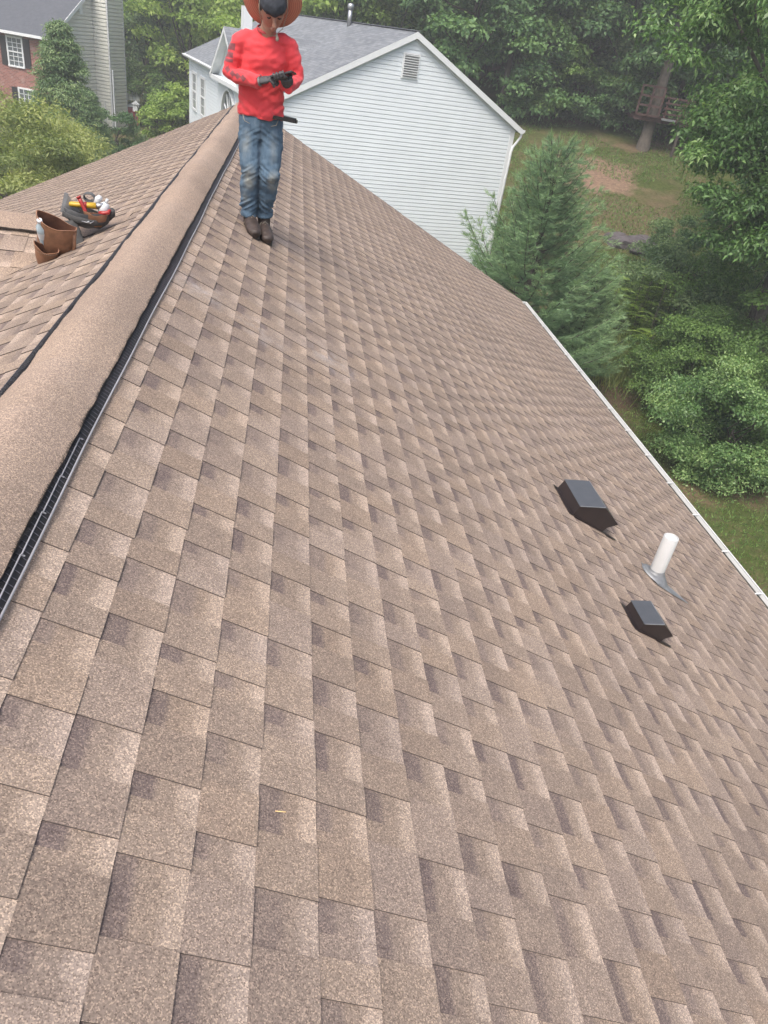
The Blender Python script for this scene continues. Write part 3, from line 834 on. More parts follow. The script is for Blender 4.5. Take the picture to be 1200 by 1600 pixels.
# pine
def make_pine(seed, H, Rb, name='pine_tree', dens=1.0):
    g = np.random.default_rng(seed); root = empty(name)
    b = MB(); b.tube([(0, 0, -.3), (0, 0, H * .3), (.05, 0, H * .7), (.05, .03, H * .97)], [.16, .12, .07, .015], 9)
    tips = []; cand = []
    z = 0.5
    while z < H * .97:
        f = z / H; L = Rb * (1 - f) ** .95 + .16
        nb = int(g.integers(5, 8)) if f < .9 else 4
        a0 = g.uniform(0, 6.28)
        for k in range(nb):
            a = a0 + 6.283 * k / nb + g.uniform(-.25, .25); Lk = L * g.uniform(.72, 1.12); rise = (.22 + 1.0 * f) * Lk
            d = np.array([math.cos(a), math.sin(a), 0]); pts = []
            for q in np.linspace(0, 1, 7):
                pts.append(np.array([0, 0, z]) + d * Lk * q + np.array([0, 0, rise * q ** 1.7 - .12 * Lk * math.sin(q * 3.14)]))
            b.tube([tuple(p) for p in pts], list(np.linspace(.035 * (1 - f) + .012, .006, 7)), 5, caps=False)
            side = np.array([-d[1], d[0], 0])
            for q in np.arange(.25, 1.0, .15 / max(Lk, .5)):
                i = min(5, int(q * 6)); base = pts[i] + (pts[i + 1] - pts[i]) * (q * 6 - i)
                for sgn in (-1, 1):
                    l2 = Lk * .42 * (1 - q * .75) * g.uniform(.6, 1.1) + .08
                    dirn = d * .75 + side * sgn * g.uniform(.5, 1.0) + np.array([0, 0, g.uniform(.1, .55)]); dirn /= np.linalg.norm(dirn)
                    m = max(1, int(l2 / .12))
                    for w in range(m + 1):
                        tips.append((base + dirn * l2 * (w + .3) / (m + .3), dirn))
            dd = pts[-1] - pts[-2]; dd /= np.linalg.norm(dd); tips.append((pts[-1], dd))
            cand.append((pts[-1], dd * .5 + np.array([0, 0, .9]), .10 + .16 * f))
        z += .20 + .26 * (1 - f)
    cand.append((np.array([.05, .03, H * .96]), np.array([0, 0, 1.0]), .5))
    for a in (0.3, 2.2, 4.3): cand.append((np.array([.05 + .1 * math.cos(a), .1 * math.sin(a), H * .94]), np.array([.25 * math.cos(a), .25 * math.sin(a), 1.0]), .32))
    b.build('trunk', M['dark_bark'], root)
    P = np.array([p for p, _ in tips]); Dn = np.array([d for _, d in tips])
    nn = 13; N = len(P) * nn
    Pi = np.repeat(P, nn, 0) + g.normal(size=(N, 3)) * .025; Di = np.repeat(Dn, nn, 0) * 1.1 + g.normal(size=(N, 3)) * .42 + np.array([0, 0, .12])
    Di /= np.linalg.norm(Di, axis=1)[:, None]
    sd_ = np.cross(Di, g.normal(size=(N, 3))); sd_ /= np.linalg.norm(sd_, axis=1)[:, None]
    L = g.uniform(.12, .21, N)[:, None]
    V = np.stack([Pi - sd_ * .008, Pi + sd_ * .008, Pi + Di * L], 1).reshape(-1, 3); F = np.arange(3 * N).reshape(-1, 3)
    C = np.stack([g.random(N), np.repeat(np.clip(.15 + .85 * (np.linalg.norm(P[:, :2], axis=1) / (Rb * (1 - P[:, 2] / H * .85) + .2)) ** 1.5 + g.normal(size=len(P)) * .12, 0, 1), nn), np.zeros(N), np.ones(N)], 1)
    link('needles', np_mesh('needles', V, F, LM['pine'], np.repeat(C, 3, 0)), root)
    Vs = []; 
    for p, d, L in cand:
        d = d / np.linalg.norm(d); n_ = max(14, int(L * 130))
        for q in range(n_):
            w = q / n_; o_ = g.normal(size=3) * .4 + d * 1.2; o_ /= np.linalg.norm(o_); s_ = np.cross(o_, g.normal(size=3)); s_ /= np.linalg.norm(s_)
            bp = p + d * L * w; l_ = .075 * (1.15 - w)
            Vs += [bp - s_ * .005, bp + s_ * .005, bp + o_ * l_]
    Vs = np.array(Vs); N = len(Vs) // 3
    C = np.stack([g.random(N), g.random(N), np.zeros(N), np.ones(N)], 1)
    link('new_growth', np_mesh('new_growth', Vs, np.arange(3 * N).reshape(-1, 3), LM['candle'], np.repeat(C, 3, 0)), root)
    return root
x, y = polar(18.6, 23.4)
put(make_pine(4, 7.3, 3.5), x, y, 'blue green young pine beside the corner of the white house', 'tree')
x, y = polar(23.4, 24.6)
put(make_pine(9, 3.6, 1.9), x, y, 'lower spreading pine right of the tall pine, behind the gutter', 'tree')

# right hand bushes and trees
def bush(name, azd, D, R, h0, n, per, size, mat, seed, label, cat='shrub', **kw):
    x, y = polar(azd, D); r = make_tree(name, R, h0, n, per, size, mat, seed, .07, 'dark_bark', kw.pop('crr', (.20, .34)), -.95, 6, **kw)
    return put(r, x, y, label, cat, None, 0.0, 1.0)
bush('leafy_shrub', 36.3, 20.9, (1.8, 1.8, 1.75), 1.45, 85, 420, (.085, .045), LM['glossy'], 41, 'large light green bush at the lawn edge, nearest to the gutter')
bush('leafy_shrub', 32.2, 24.6, (1.75, 1.75, 1.7), 1.5, 85, 420, (.080, .045), LM['mid'], 42, 'rounded mid green bush where the bare soil meets the lawn')
bush('leafy_shrub', 38.6, 22.4, (1.9, 1.9, 2.2), 1.9, 70, 400, (.085, .048), LM['mid'], 43, 'dark bush at the right picture edge beside the large light green bush')
bush('leafy_shrub', 29.6, 28.5, (2.7, 2.2, 1.9), 1.7, 62, 380, (.12, .06), LM['grey'], 44, 'wide grey green shrub mass below the hillside, left of the dark bush')
bush('leafy_shrub', 34.8, 27.0, (2.7, 2.5, 2.8), 3.0, 66, 380, (.13, .065), LM['mid'], 45, 'tall dark green bush under the big-leaved tree')
bush('leafy_shrub', 27.6, 33.0, (1.7, 1.5, 1.4), 1.2, 40, 300, (.12, .055), LM['grey'], 46, 'small grey green bush on the hillside above the rocks')
bush('leafy_shrub', 33.2, 33.0, (2.4, 2.2, 2.6), 2.2, 44, 300, (.14, .07), LM['dark'], 47, 'dark green bush on the slope under the big-leaved tree')
bush('leafy_shrub', 34.2, 22.6, (1.2, 1.2, 1.3), 1.1, 30, 380, (.10, .055), LM['dark'], 48, 'small dark bush between the two rounded bushes')
bush('leafy_shrub', 32.9, 22.8, (.8, .8, .75), .55, 20, 300, (.09, .05), LM['mid'], 49, 'low bush at the lawn edge below the rounded mid green bush')
x, y = polar(34.8, 27.5)
c, rr = clumps((5.6, 5.0, 4.7), 190, 51, (.13, .20), -.95)
lo = []
for (azd, D, z, n_, R_) in ((31.6, 25.0, 7.3, 34, 1.9), (29.0, 25.6, 7.9, 20, 1.3), (33.8, 24.6, 5.9, 30, 1.8), (27.2, 26.4, 11.3, 20, 1.5), (24.9, 26.8, 11.4, 14, 1.1), (36.5, 24.8, 7.2, 26, 1.9)):
    xx, yy = polar(azd, D); q, _ = clumps((R_, R_, R_ * .8), n_, int(azd * 10), (.2, .3), -.9)
    lo.append(q + np.array([xx - x, yy - y, z - ground_z(x, y) - 10.0]))
lo = np.vstack(lo); c = np.vstack([c, lo]); rr = np.vstack([rr, np.tile([[.62, .62, .46]], (len(lo), 1))])
r = empty('broadleaf_tree'); trunk_mesh(10.0, c, .28, 51, None, 22).build('trunk', M['bark'], r)
link('crown', leaves('crown', c + np.array([0, 0, 10.0]), rr, 240, (.18, .068), LM['canopy'], 51, droop=.9, shell=.35), r)
put(r, x, y, 'big tree with drooping glossy leaf clusters hanging in from the right', 'tree')
x, y = polar(33.5, 37.0)
r = make_tree('broadleaf_tree', (3.4, 3.4, 4.2), 8.4, 80, 200, (.22, .085), LM['canopy'], 52, .22, 'dark_bark', (.17, .26), -.9, 10, droop=.7)
put(r, x, y, 'broadleaf tree between the treehouse deck and the big-leaved tree', 'tree')
# sumac with pinnate leaves
def pinnate(seed, n, R, H):
    g = np.random.default_rng(seed); root = empty('sumac_shrub'); b = MB(); Vq = []
    for i in range(n):
        a = g.uniform(0, 6.28); rr_ = R * math.sqrt(g.random()); base = np.array([rr_ * math.cos(a), rr_ * math.sin(a), 0]); h = H * g.uniform(.45, 1.0)
        b.tube([tuple(base), tuple(base + [0, 0, h])], [.014, .008], 5)
        for j in range(11):
            a2 = g.uniform(0, 6.28); d = np.array([math.cos(a2), math.sin(a2), .35]); L = g.uniform(.45, .75); p0 = base + [0, 0, h * (.55 + .45 * (j / 10))]
            sd_ = np.array([-d[1], d[0], 0])
            for q in np.linspace(.15, 1, 10):
                c_ = p0 + d * L * q + np.array([0, 0, -.45 * L * q * q])
                for sg in (-1, 1):
                    e = c_ + (sd_ * sg * .15 + d * .07 + np.array([0, 0, -.03])) * (1.15 - .5 * q); w = d * .022
                    m_ = (c_ + e) / 2
                    Vq += [c_, m_ + w, e, m_ - w]
    b.build('stem', M['bark'], root)
    Vq = np.array(Vq); N = len(Vq) // 4
    C = np.stack([g.random(N), np.repeat(g.random(N // 20 + 1), 20)[:N], np.zeros(N), np.ones(N)], 1)
    link('frond', np_mesh('frond', Vq, np.arange(4 * N).reshape(-1, 4), LM['yellow'], np.repeat(C, 4, 0)), root)
    return root
x, y = polar(26.8, 27.6); put(pinnate(61, 34, 1.5, 2.9), x, y, 'bright fern-leaved sumac between the pine and the grey green shrub', 'shrub')
x, y = polar(29.3, 26.2); put(pinnate(62, 18, .9, 1.9), x, y, 'lower fern-leaved sumac beside the rounded bush', 'shrub')
# tall yellowing weeds
def blades(name, pts, hgt, w, mat, seed, parent=None, lean=.25, nper=1):
    g = np.random.default_rng(seed); pts = np.asarray(pts, float); N = len(pts)
    h = hgt * g.uniform(.55, 1.1, N); a = g.uniform(0, 6.283, N); s_ = np.stack([np.cos(a), np.sin(a), 0 * a], 1)
    ln = g.normal(size=(N, 3)) * lean; ln[:, 2] = 1; T = pts + ln * h[:, None]; Mi = pts + ln * h[:, None] * .55 + g.normal(size=(N, 3)) * .02 * hgt
    V = np.stack([pts - s_ * w, pts + s_ * w, Mi + s_ * w * .7, T, Mi - s_ * w * .7], 1).reshape(-1, 3); F3 = []
    b_ = np.arange(N) * 5
    F = np.concatenate([np.stack([b_, b_ + 1, b_ + 2, b_ + 4], 1), np.stack([b_ + 4, b_ + 2, b_ + 3, b_ + 3], 1)])
    me = bpy.data.meshes.new(name)
    C = np.stack([g.random(N), g.random(N), np.zeros(N), np.ones(N)], 1)
    V2 = V; tri = np.concatenate([np.stack([b_, b_ + 1, b_ + 2], 1), np.stack([b_, b_ + 2, b_ + 4], 1), np.stack([b_ + 4, b_ + 2, b_ + 3], 1)])
    return link(name, np_mesh(name, V2, tri, mat, np.repeat(C, 5, 0)), parent)
g = np.random.default_rng(8); P = []
for _ in range(1500):
    a = 26.6 + g.normal() * 1.4; D = 25.8 + g.normal() * .7; x, y = polar(a, D); P.append((x, y, ground_z(x, y)))
tag(blades('tall_weeds', P, 1.15, .016, LM['olive'], 9), kind='stuff')
P = []
for _ in range(5000):
    a = g.uniform(23.5, 33); D = g.uniform(24.5, 31); x, y = polar(a, D)
    if mnoise.noise(Vector((x * .7, y * .7, 1))) > .0: P.append((x, y, ground_z(x, y)))
tag(blades('ground_cover', P, .38, .03, LM['mid'], 10, lean=.6), kind='stuff')
P = []
for _ in range(26000):
    a = g.uniform(13, 34); D = g.uniform(28, 50); x, y = polar(a, D)
    if mnoise.noise(Vector((x * .35, y * .35, 7))) > -.15: P.append((x, y, ground_z(x, y)))
tag(blades('hill_grass', P, .11, .020, LM['mid'], 11, lean=.8), kind='stuff')
P = []
for _ in range(42000):
    x = g.uniform(5.5, 17); y = g.uniform(6, 26); P.append((x, y, ground_z(x, y)))
tag(blades('lawn_grass', P, .07, .012, LM['mid'], 12, lean=.6), kind='stuff')

# rocks
def rock(seed, s):
    g = np.random.default_rng(seed); bm = bmesh.new(); bmesh.ops.create_icosphere(bm, subdivisions=2, radius=1)
    for v in bm.verts:
        v.co *= 1 + .3 * mnoise.noise(v.co * 1.3 + Vector((seed * 7, 0, 0))); v.co.x *= s[0]; v.co.y *= s[1]; v.co.z *= s[2]
    me = bpy.data.meshes.new('rock'); bm.to_mesh(me); bm.free(); me.materials.append(M['rock']); return me
rw = ['leftmost', 'second from the left', 'middle', 'upper right', 'lower right', 'rightmost']
for i, (a, D, s) in enumerate(((24.0, 35.9, (.6, .4, .3)), (24.6, 35.6, (.7, .45, .32)), (25.3, 35.8, (.7, .5, .36)), (25.9, 36.1, (.55, .4, .3)), (25.8, 35.2, (.5, .4, .28)), (26.5, 35.5, (.5, .35, .25)))):
    x, y = polar(a, D); o = link('rock', rock(i, s), None, (x, y, ground_z(x, y) + .08)); tag(o, 'purple grey rock on the hillside, %s of the small rock row' % rw[i], 'rock', 'rocks on the hillside')

# left side plants
def left_bush(name, azd, D, R, h0, n, per, size, mat, seed, label, cat='shrub', **kw):
    x, y = polar(azd, D); r = make_tree(name, R, h0, n, per, size, mat, seed, .10, 'dark_bark', kw.pop('crr', (.20, .32)), -.95, 6, **kw); return put(r, x, y, label, cat)
left_bush('feathery_tree', -18.7, 31.0, (3.5, 3.2, 2.75), 2.35, 150, 330, (.17, .055), LM['olive'], 71, 'pale yellow green feathery tree at the left picture edge', 'tree', spiky=.8, crr=(.16, .26))
left_bush('feathery_tree', -15.6, 33.5, (2.4, 2.2, 2.1), 1.9, 80, 300, (.16, .05), LM['olive'], 72, 'lower pale green bush right of the feathery tree', 'shrub', spiky=.8)
# hemlock-like conifer
g = np.random.default_rng(77); cc = []; rr = []
Hc = 8.0
for k in range(190):
    f = g.random() ** .8; a = g.uniform(0, 6.28); R_ = 2.25 * (1 - f) ** .85 + .1
    cc.append((R_ * math.cos(a) * g.uniform(.5, 1), R_ * math.sin(a) * g.uniform(.5, 1), .5 + f * (Hc - .6))); s_ = .38 + .35 * (1 - f); rr.append((s_, s_, s_ * .8))
root = empty('conifer_tree'); b = MB(); b.tube([(0, 0, -.3), (0, 0, Hc * .9)], [.16, .03], 8); b.build('trunk', M['dark_bark'], root)
link('crown', leaves('crown', cc, rr, 190, (.20, .055), LM['grey'], 78, droop=1.0, spiky=.6), root)
x, y = polar(-14.75, 43.0); put(root, x, y, 'dark conifer with drooping sprays in front of the brick house corner', 'tree', None, 0, .98, .76)
root2 = copy_tree(root); x, y = polar(-13.2, 41.5); put(root2, x, y, 'smaller conifer right of the tall one, in front of the siding wall', 'tree', None, 2.0, .55, .45)
left_bush('clipped_shrub', -11.7, 47.0, (1.5, 1.2, 1.2), 1.1, 30, 240, (.12, .06), LM['dark'], 73, 'dark rounded shrub at the foot of the siding chimney')
left_bush('twiggy_shrub', -10.9, 48.5, (1.2, 1.0, .8), .7, 24, 200, (.10, .03), LM['grey'], 74, 'low greyish shrub beside the dark rounded shrub', spiky=1.0)
left_bush('leafy_shrub', -8.7, 50.5, (1.5, 1.4, 1.5), 1.3, 34, 240, (.16, .09), LM['yellow'], 75, 'bright green bush left of the white house front corner')
left_bush('leafy_shrub', -7.4, 52.0, (2.0, 1.6, 1.9), 1.7, 40, 240, (.16, .09), LM['yellow'], 76, 'larger bright green bush touching the white house front corner')
left_bush('leafy_shrub', -9.9, 60.5, (1.9, 1.6, 1.8), 2.0, 36, 220, (.18, .09), LM['mid'], 79, 'mid green bush behind the red playhouse')
# ------------------------------------------------------------------ building materials
def siding_strips(b, frame, width_fn, z0, z1, expo=.130, out=.030, mi=0, fr=.90):
    """lap siding as real overlapping courses; frame(u,z,depth)->xyz ; width_fn(z)->(u0,u1)"""
    z = z0
    while z < z1 - .01:
        zt = min(z + expo, z1)
        (a0, c0), (a1, c1) = width_fn(z), width_fn(zt)
        if c0 - a0 > .02:
            if c1 - a1 < .0: a1 = c1 = (a1 + c1) / 2
            zm = z + (zt - z) * fr
            am, cm = width_fn(zm)
            vs = [frame(a0, z, -.03), frame(c0, z, -.03), frame(a0, z, out), frame(c0, z, out), frame(am, zm, out * .8), frame(cm, zm, out * .8), frame(am, zm, -.03), frame(cm, zm, -.03), frame(a1, zt, -.03), frame(c1, zt, -.03)]
            b.add(vs, [(0, 1, 3, 2), (2, 3, 5, 4), (4, 5, 7, 6), (6, 7, 9, 8)], mi)
        z += expo
t = NT('grey_roof_shingles'); p = t.obj()
br = t.n("ShaderNodeTexBrick"); br.inputs['Scale'].default_value = 1.0; br.inputs['Brick Width'].default_value = .32; br.inputs['Row Height'].default_value = .13; br.inputs['Mortar Size'].default_value = .006
br.offset = .5; br.inputs['Color1'].default_value = (.125, .138, .155, 1); br.inputs['Color2'].default_value = (.195, .21, .225, 1); br.inputs['Mortar'].default_value = (.09, .10, .115, 1)
uvn = t.n("ShaderNodeUVMap"); t.l(uvn.outputs[0], br.inputs['Vector'])
nz = t.noise(.8, t.pos(), 5, .7)
t.base(t.mix(1.0, br.outputs[0], t.ramp(nz, [(.3, (.85, .85, .85, 1)), (.7, (1.12, 1.12, 1.12, 1))]), 'MULTIPLY'), .9); t.bump(br.outputs['Fac'], .6, -.02); M['grey_roof'] = t.m
t = NT('dark_roof_shingles'); t.base(t.ramp(t.noise(5.0, t.pos(), 5, .8), [(.3, (.055, .062, .075, 1)), (.7, (.095, .103, .12, 1))]), .9); M['dark_roof'] = t.m
t = NT('red_brick'); br = t.n("ShaderNodeTexBrick"); br.inputs['Scale'].default_value = 1.0; br.inputs['Brick Width'].default_value = .22; br.inputs['Row Height'].default_value = .078; br.inputs['Mortar Size'].default_value = .009
br.inputs['Color1'].default_value = (.17, .05, .04, 1); br.inputs['Color2'].default_value = (.33, .13, .10, 1); br.inputs['Mortar'].default_value = (.30, .25, .23, 1)
uvn = t.n("ShaderNodeUVMap"); t.l(uvn.outputs[0], br.inputs['Vector'])
c = t.mix(t.maprange(t.noise(2.3, t.pos(), 5, .7), .55, .68, 0, .5), br.outputs[0], (.42, .33, .30, 1)); t.base(c, .9); t.bump(br.outputs['Fac'], .5, -.01); M['brick'] = t.m
def quad_uv(name, pts, mat, parent, uv, thick=None):
    me = bpy.data.meshes.new(name); me.from_pydata([tuple(p) for p in pts], [], [tuple(range(len(pts)))]); me.materials.append(mat)
    l = me.uv_layers.new(name='UVMap')
    for i, q in enumerate(uv): l.data[i].uv = q
    return link(name, me, parent)

# ------------------------------------------------------------------ white house
RW = math.radians(15.5)
WX, WY = 0.27, 27.0
wz = ground_z(5.0, 27.5) - 0.25
wh = empty('white_house', (WX, WY, 0)); wh.rotation_euler = (0, 0, RW)
tag(wh, 'white vinyl sided two storey house with grey roof beyond the ridge', 'house')
GW, GD, ZE, SL, ZP = 8.7, 18.6, 6.75, .515, 9.30
OV = .28
wtop = lambda u: ZP - SL * abs(u - GW / 2) - .17
b = MB()
b.prism([(0, 0, wz), (GW, 0, wz), (GW, 0, wtop(GW)), (GW / 2, 0, wtop(GW / 2)), (0, 0, wtop(0))], (0, GD, 0)); b.build('wall', M['white_vinyl'], wh)
b = MB()
def gwid(z):
    zz = wtop(0)
    if z <= zz: return (.11, GW - .11)
    d = (z - zz) / SL; return (max(.11, d), min(GW - .11, GW - d))
siding_strips(b, lambda u, z, o: (u, -o - .034, z), gwid, wz, ZP - .2)
b.build('gable_siding', M['white_vinyl'], wh)
b = MB(); siding_strips(b, lambda u, z, o: (-o - .034, u, z), lambda z: (.11, GD - .11), wz, wtop(0)); b.build('front_siding', M['white_vinyl'], wh)
hz, mz = wtop(0) - wz, (wz + wtop(0)) / 2
for (c, sz_) in (((.03, -.038, mz), (.17, .076, hz)), ((GW - .03, -.038, mz), (.17, .076, hz)), ((-.038, .06, mz), (.076, .12, hz)), ((-.038, GD - .05, mz), (.076, .11, hz))):
    b = MB(); b.box(c, sz_); b.build('corner_post', M['trim_white'], wh)
# roof planes with shingle pattern
rz_ = lambda u: ZP - SL * abs(u - GW / 2)
ll = (GW / 2 + OV) * math.hypot(1, SL)
for s in (-1, 1):
    xe = GW / 2 + s * (GW / 2 + OV)
    roof = quad_uv('roof_slope', [(GW / 2, -.2, ZP), (xe, -.2, rz_(xe)), (xe, GD + .2, rz_(xe)), (GW / 2, GD + .2, ZP)], M['grey_roof'], wh, [(0, ll), (0, 0), (GD + .4, 0), (GD + .4, ll)])
b = MB()
for s in (-1, 1):
    xe = GW / 2 + s * (GW / 2 + OV)
    b.prism([(GW / 2, -.19, ZP - .012), (xe, -.19, rz_(xe) - .012), (xe, -.19, rz_(xe) - .15), (GW / 2, -.19, ZP - .15)], (0, GD + .38, 0))
b.build('roof_deck', M['trim_white'], wh)
b = MB()
for s in (-1, 1):   # rake fascia and frieze
    xe = GW / 2 + s * (GW / 2 + OV)
    b.prism([(GW / 2, -.205, ZP - .004), (xe, -.205, rz_(xe) - .004), (xe, -.205, rz_(xe) - .19), (GW / 2, -.205, ZP - .19)], (0, .014, 0))
b.build('rake_fascia', M['trim_white'], wh)
b = MB()
for s in (-1, 1):
    xe = GW / 2 + s * (GW / 2)
    b.prism([(GW / 2, -.085, wtop(GW / 2) - .001), (xe, -.085, wtop(xe) - .001), (xe, -.085, wtop(xe) - .08), (GW / 2, -.085, wtop(GW / 2) - .08)], (0, .083, 0))
b.build('frieze_board', M['trim_white'], wh)
b = MB(); b.tube([(GW / 2, -.2, ZP + .012), (GW / 2, GD + .2, ZP + .012)], .075, 6, ell=.35, side=(1, 0, 0)); b.build('ridge_cap', M['dark_roof'], wh)
for s in (-1, 1):   # gutters with downspout
    xe = GW / 2 + s * (GW / 2 + OV); ze = rz_(xe)
    b = MB(); b.prism([(xe, -.19, ze - .02), (xe + s * .13, -.19, ze - .03), (xe + s * .12, -.19, ze - .09), (xe + s * .06, -.19, ze - .15), (xe, -.19, ze - .15)], (0, GD + .38, 0)); b.build('gutter', M['trim_white'], wh)
xe = GW + OV; ze = rz_(xe)
b = MB(); b.tube([(xe + .05, -.10, ze - .12), (xe + .03, -.10, ze - .28), (GW + .08, -.10, ze - .62), (GW + .06, -.08, ze - .8), (GW + .06, -.08, wz)], [.05] * 5, 6); b.build('downspout', M['trim_white'], wh)
# gable vent
vt = empty('gable_vent', (GW / 2 - .05, -.082, 8.33)); vt.parent = wh
b = MB(); b.box((0, 0, 0), (.60, .03, .74)); b.build('vent_frame', M['trim_white'], vt)
b = MB(); b.box((0, -.018, 0), (.50, .01, .64)); b.build('vent_backing', M['lead'], vt)
for k in range(9):
    b = MB(); b.box((0, -.036, -.285 + k * .071), (.50, .03, .034), 0, Matrix.Rotation(.6, 3, 'X')); b.build('louvre', M['soffit'], vt)
# windows in the front wall (plane x=0)
def front_window(ya, yb, za, zb, arch=False):
    w = empty('window', (-.06, (ya + yb) / 2, (za + zb) / 2)); w.parent = wh; hw, hh = (yb - ya) / 2, (zb - za) / 2
    b = MB(); f = .11
    b.box((-.035, -hw - f / 2, 0), (.05, f, 2 * hh + 2 * f)); b.box((-.035, hw + f / 2, 0), (.05, f, 2 * hh + 2 * f))
    b.box((-.035, 0, -hh - f / 2), (.055, 2 * hw, f)); b.box((-.035, 0, hh + f / 2), (.05, 2 * hw, f))
    b.build('window_frame', M['trim_white'], w)
    b = MB(); b.box((-.018, 0, 0), (.02, 2 * hw, 2 * hh)); b.build('pane', M['glass_pale'], w)
    b = MB(); b.box((-.04, 0, 0), (.03, 2 * hw, .07))
    for q in (-1, 1):
        b.box((-.032, 0, q * hh / 2), (.008, 2 * hw, .02)); b.box((-.034, q * hw / 3, 0), (.008, .02, 2 * hh))
    b.build('sash_bar', M['trim_white'], w)
    return w
front_window(16.2, 17.3, 4.65, 6.15); front_window(13.7, 14.8, 4.65, 6.15)
# cross gable over the arched window
cg = empty('front_gable', (0, 5.3, 0)); cg.parent = wh
b = MB(); hwid = 2.85; zf, zp2 = 6.85, 8.53; prj = -.55
b.prism([(prj, -hwid + .3, zf), (prj, hwid - .3, zf), (prj, 0, zp2 - .18)], (GW / 2 + .2 - prj - 1.0, 0, 0)); b.build('gable_wall', M['white_vinyl'], cg)
b = MB(); b.box((prj / 2 + .01, 0, (wz + zf) / 2), (-prj, 2 * hwid - .6, zf - wz)); b.build('bay_wall', M['white_vinyl'], cg)
for s in (-1, 1):
    L2 = math.hypot(hwid, zp2 - zf)
    quad_uv('roof_slope', [(prj - .3, 0, zp2), (prj - .3, s * hwid, zf), (1.2, s * hwid, zf), (3.0, 0, zp2)], M['grey_roof'], cg, [(0, L2), (0, 0), (1.6, 0), (3.6, L2)])
b = MB()
for s in (-1, 1):
    b.prism([(prj - .3, 0, zp2 - .01), (prj - .3, s * hwid, zf - .01), (prj - .3, s * hwid, zf - .17), (prj - .3, 0, zp2 - .17)], (.32, 0, 0))
b.build('rake_fascia', M['trim_white'], cg)
b = MB(); b.box((prj - .12, 0, zf - .08), (.34, 2 * hwid - .3, .14)); b.build('cornice', M['trim_white'], cg)
aw = empty('arched_window', (prj, 0, 5.2)); aw.parent = cg
b = MB(); n = 14
for k in range(n):
    a0, a1 = math.pi * k / n, math.pi * (k + 1) / n
    b.bar((-.03, 1.25 * math.cos(a0), .35 + 1.0 * math.sin(a0)), (-.03, 1.25 * math.cos(a1), .35 + 1.0 * math.sin(a1)), .06, .2, 0, Vector((1, 0, 0)))
for s in (-1, 1): b.box((-.03, s * 1.25, -.6), (.06, .18, 1.9))
b.build('window_frame', M['trim_white'], aw)
b = MB(); b.add([(-.02, 1.2 * math.cos(math.pi * k / n), .35 + .95 * math.sin(math.pi * k / n)) for k in range(n + 1)] + [(-.02, -1.2, -1.5), (-.02, 1.2, -1.5)], [tuple(range(n + 3))]); b.build('pane', M['glass_dark'], aw)
b = MB()
for a in (.5, 1.05, 1.57, 2.1, 2.64): b.bar((-.035, 0, .35), (-.035, 1.2 * math.cos(a), .35 + .95 * math.sin(a)), .02, .035, 0, Vector((1, 0, 0)))
b.box((-.035, 0, .35), (.03, 2.4, .05)); b.box((-.035, 0, -.6), (.03, .05, 1.9)); b.build('sash_bar', M['trim_white'], aw)
b = MB(); b.box((.36, 7.1, 8.15), (.36, .36, 2.2)); b.build('flue_box', M['trim_white'], wh)
b = MB(); b.tube([(4.12, 6.1, 9.1), (4.12, 6.1, 9.72)], .085, 12); b.tube([(4.12, 6.1, 9.70), (4.12, 6.1, 9.74), (4.12, 6.1, 9.86), (4.12, 6.1, 9.90)], [.10, .125, .125, .06], 12); b.build('metal_flue', M['steel'], wh)
b = MB(); b.tube([(1.3, 3.6, rz_(1.3) - .1), (1.3, 3.6, rz_(1.3) + .28)], .05, 10); b.build('plumbing_vent', M['lead'], wh)

# ------------------------------------------------------------------ brick house, left
QX, QY = CAM[0] + 54 * math.sin(math.radians(-15.3)), 54 * math.cos(math.radians(-15.3))
bh = empty('brick_house', (QX, QY, 0)); bh.rotation_euler = (0, 0, math.radians(-18))
tag(bh, 'red brick house with siding end wall and chimney at upper left', 'house')
bz = ground_z(QX, QY) - .3; BE = 6.38; BS = .58; BD = 11.0; BL = 15.0
bt = lambda v: BE + BS * (BD / 2 - abs(v - BD / 2))
b = MB(); b.prism([(0, 0, bz), (0, 6.3, bz), (0, 6.3, bt(6.3)), (0, BD / 2, bt(BD / 2)), (0, 0, bt(0))], (-BL, 0, 0)); b.build('wall', M['beige_vinyl'], bh)
quad_uv('brick_face', [(-BL, -.02, bz), (0, -.02, bz), (0, -.02, BE), (-BL, -.02, BE)], M['brick'], bh, [(0, 0), (BL, 0), (BL, BE - bz), (0, BE - bz)])
b = MB()
def swid(z):
    if z <= BE: return (.1, 6.28)
    d = (z - BE) / BS; return (max(.1, d), min(6.28, BD - d))
siding_strips(b, lambda u, z, o: (o + .034, u, z), swid, bz, 9.0, .200, .034, 0, .76); b.build('end_siding', M['beige_vinyl'], bh)
b = MB(); b.box((.04, .05, (bz + BE) / 2), (.09, .14, BE - bz)); b.build('corner_post', M['beige_vinyl'], bh)
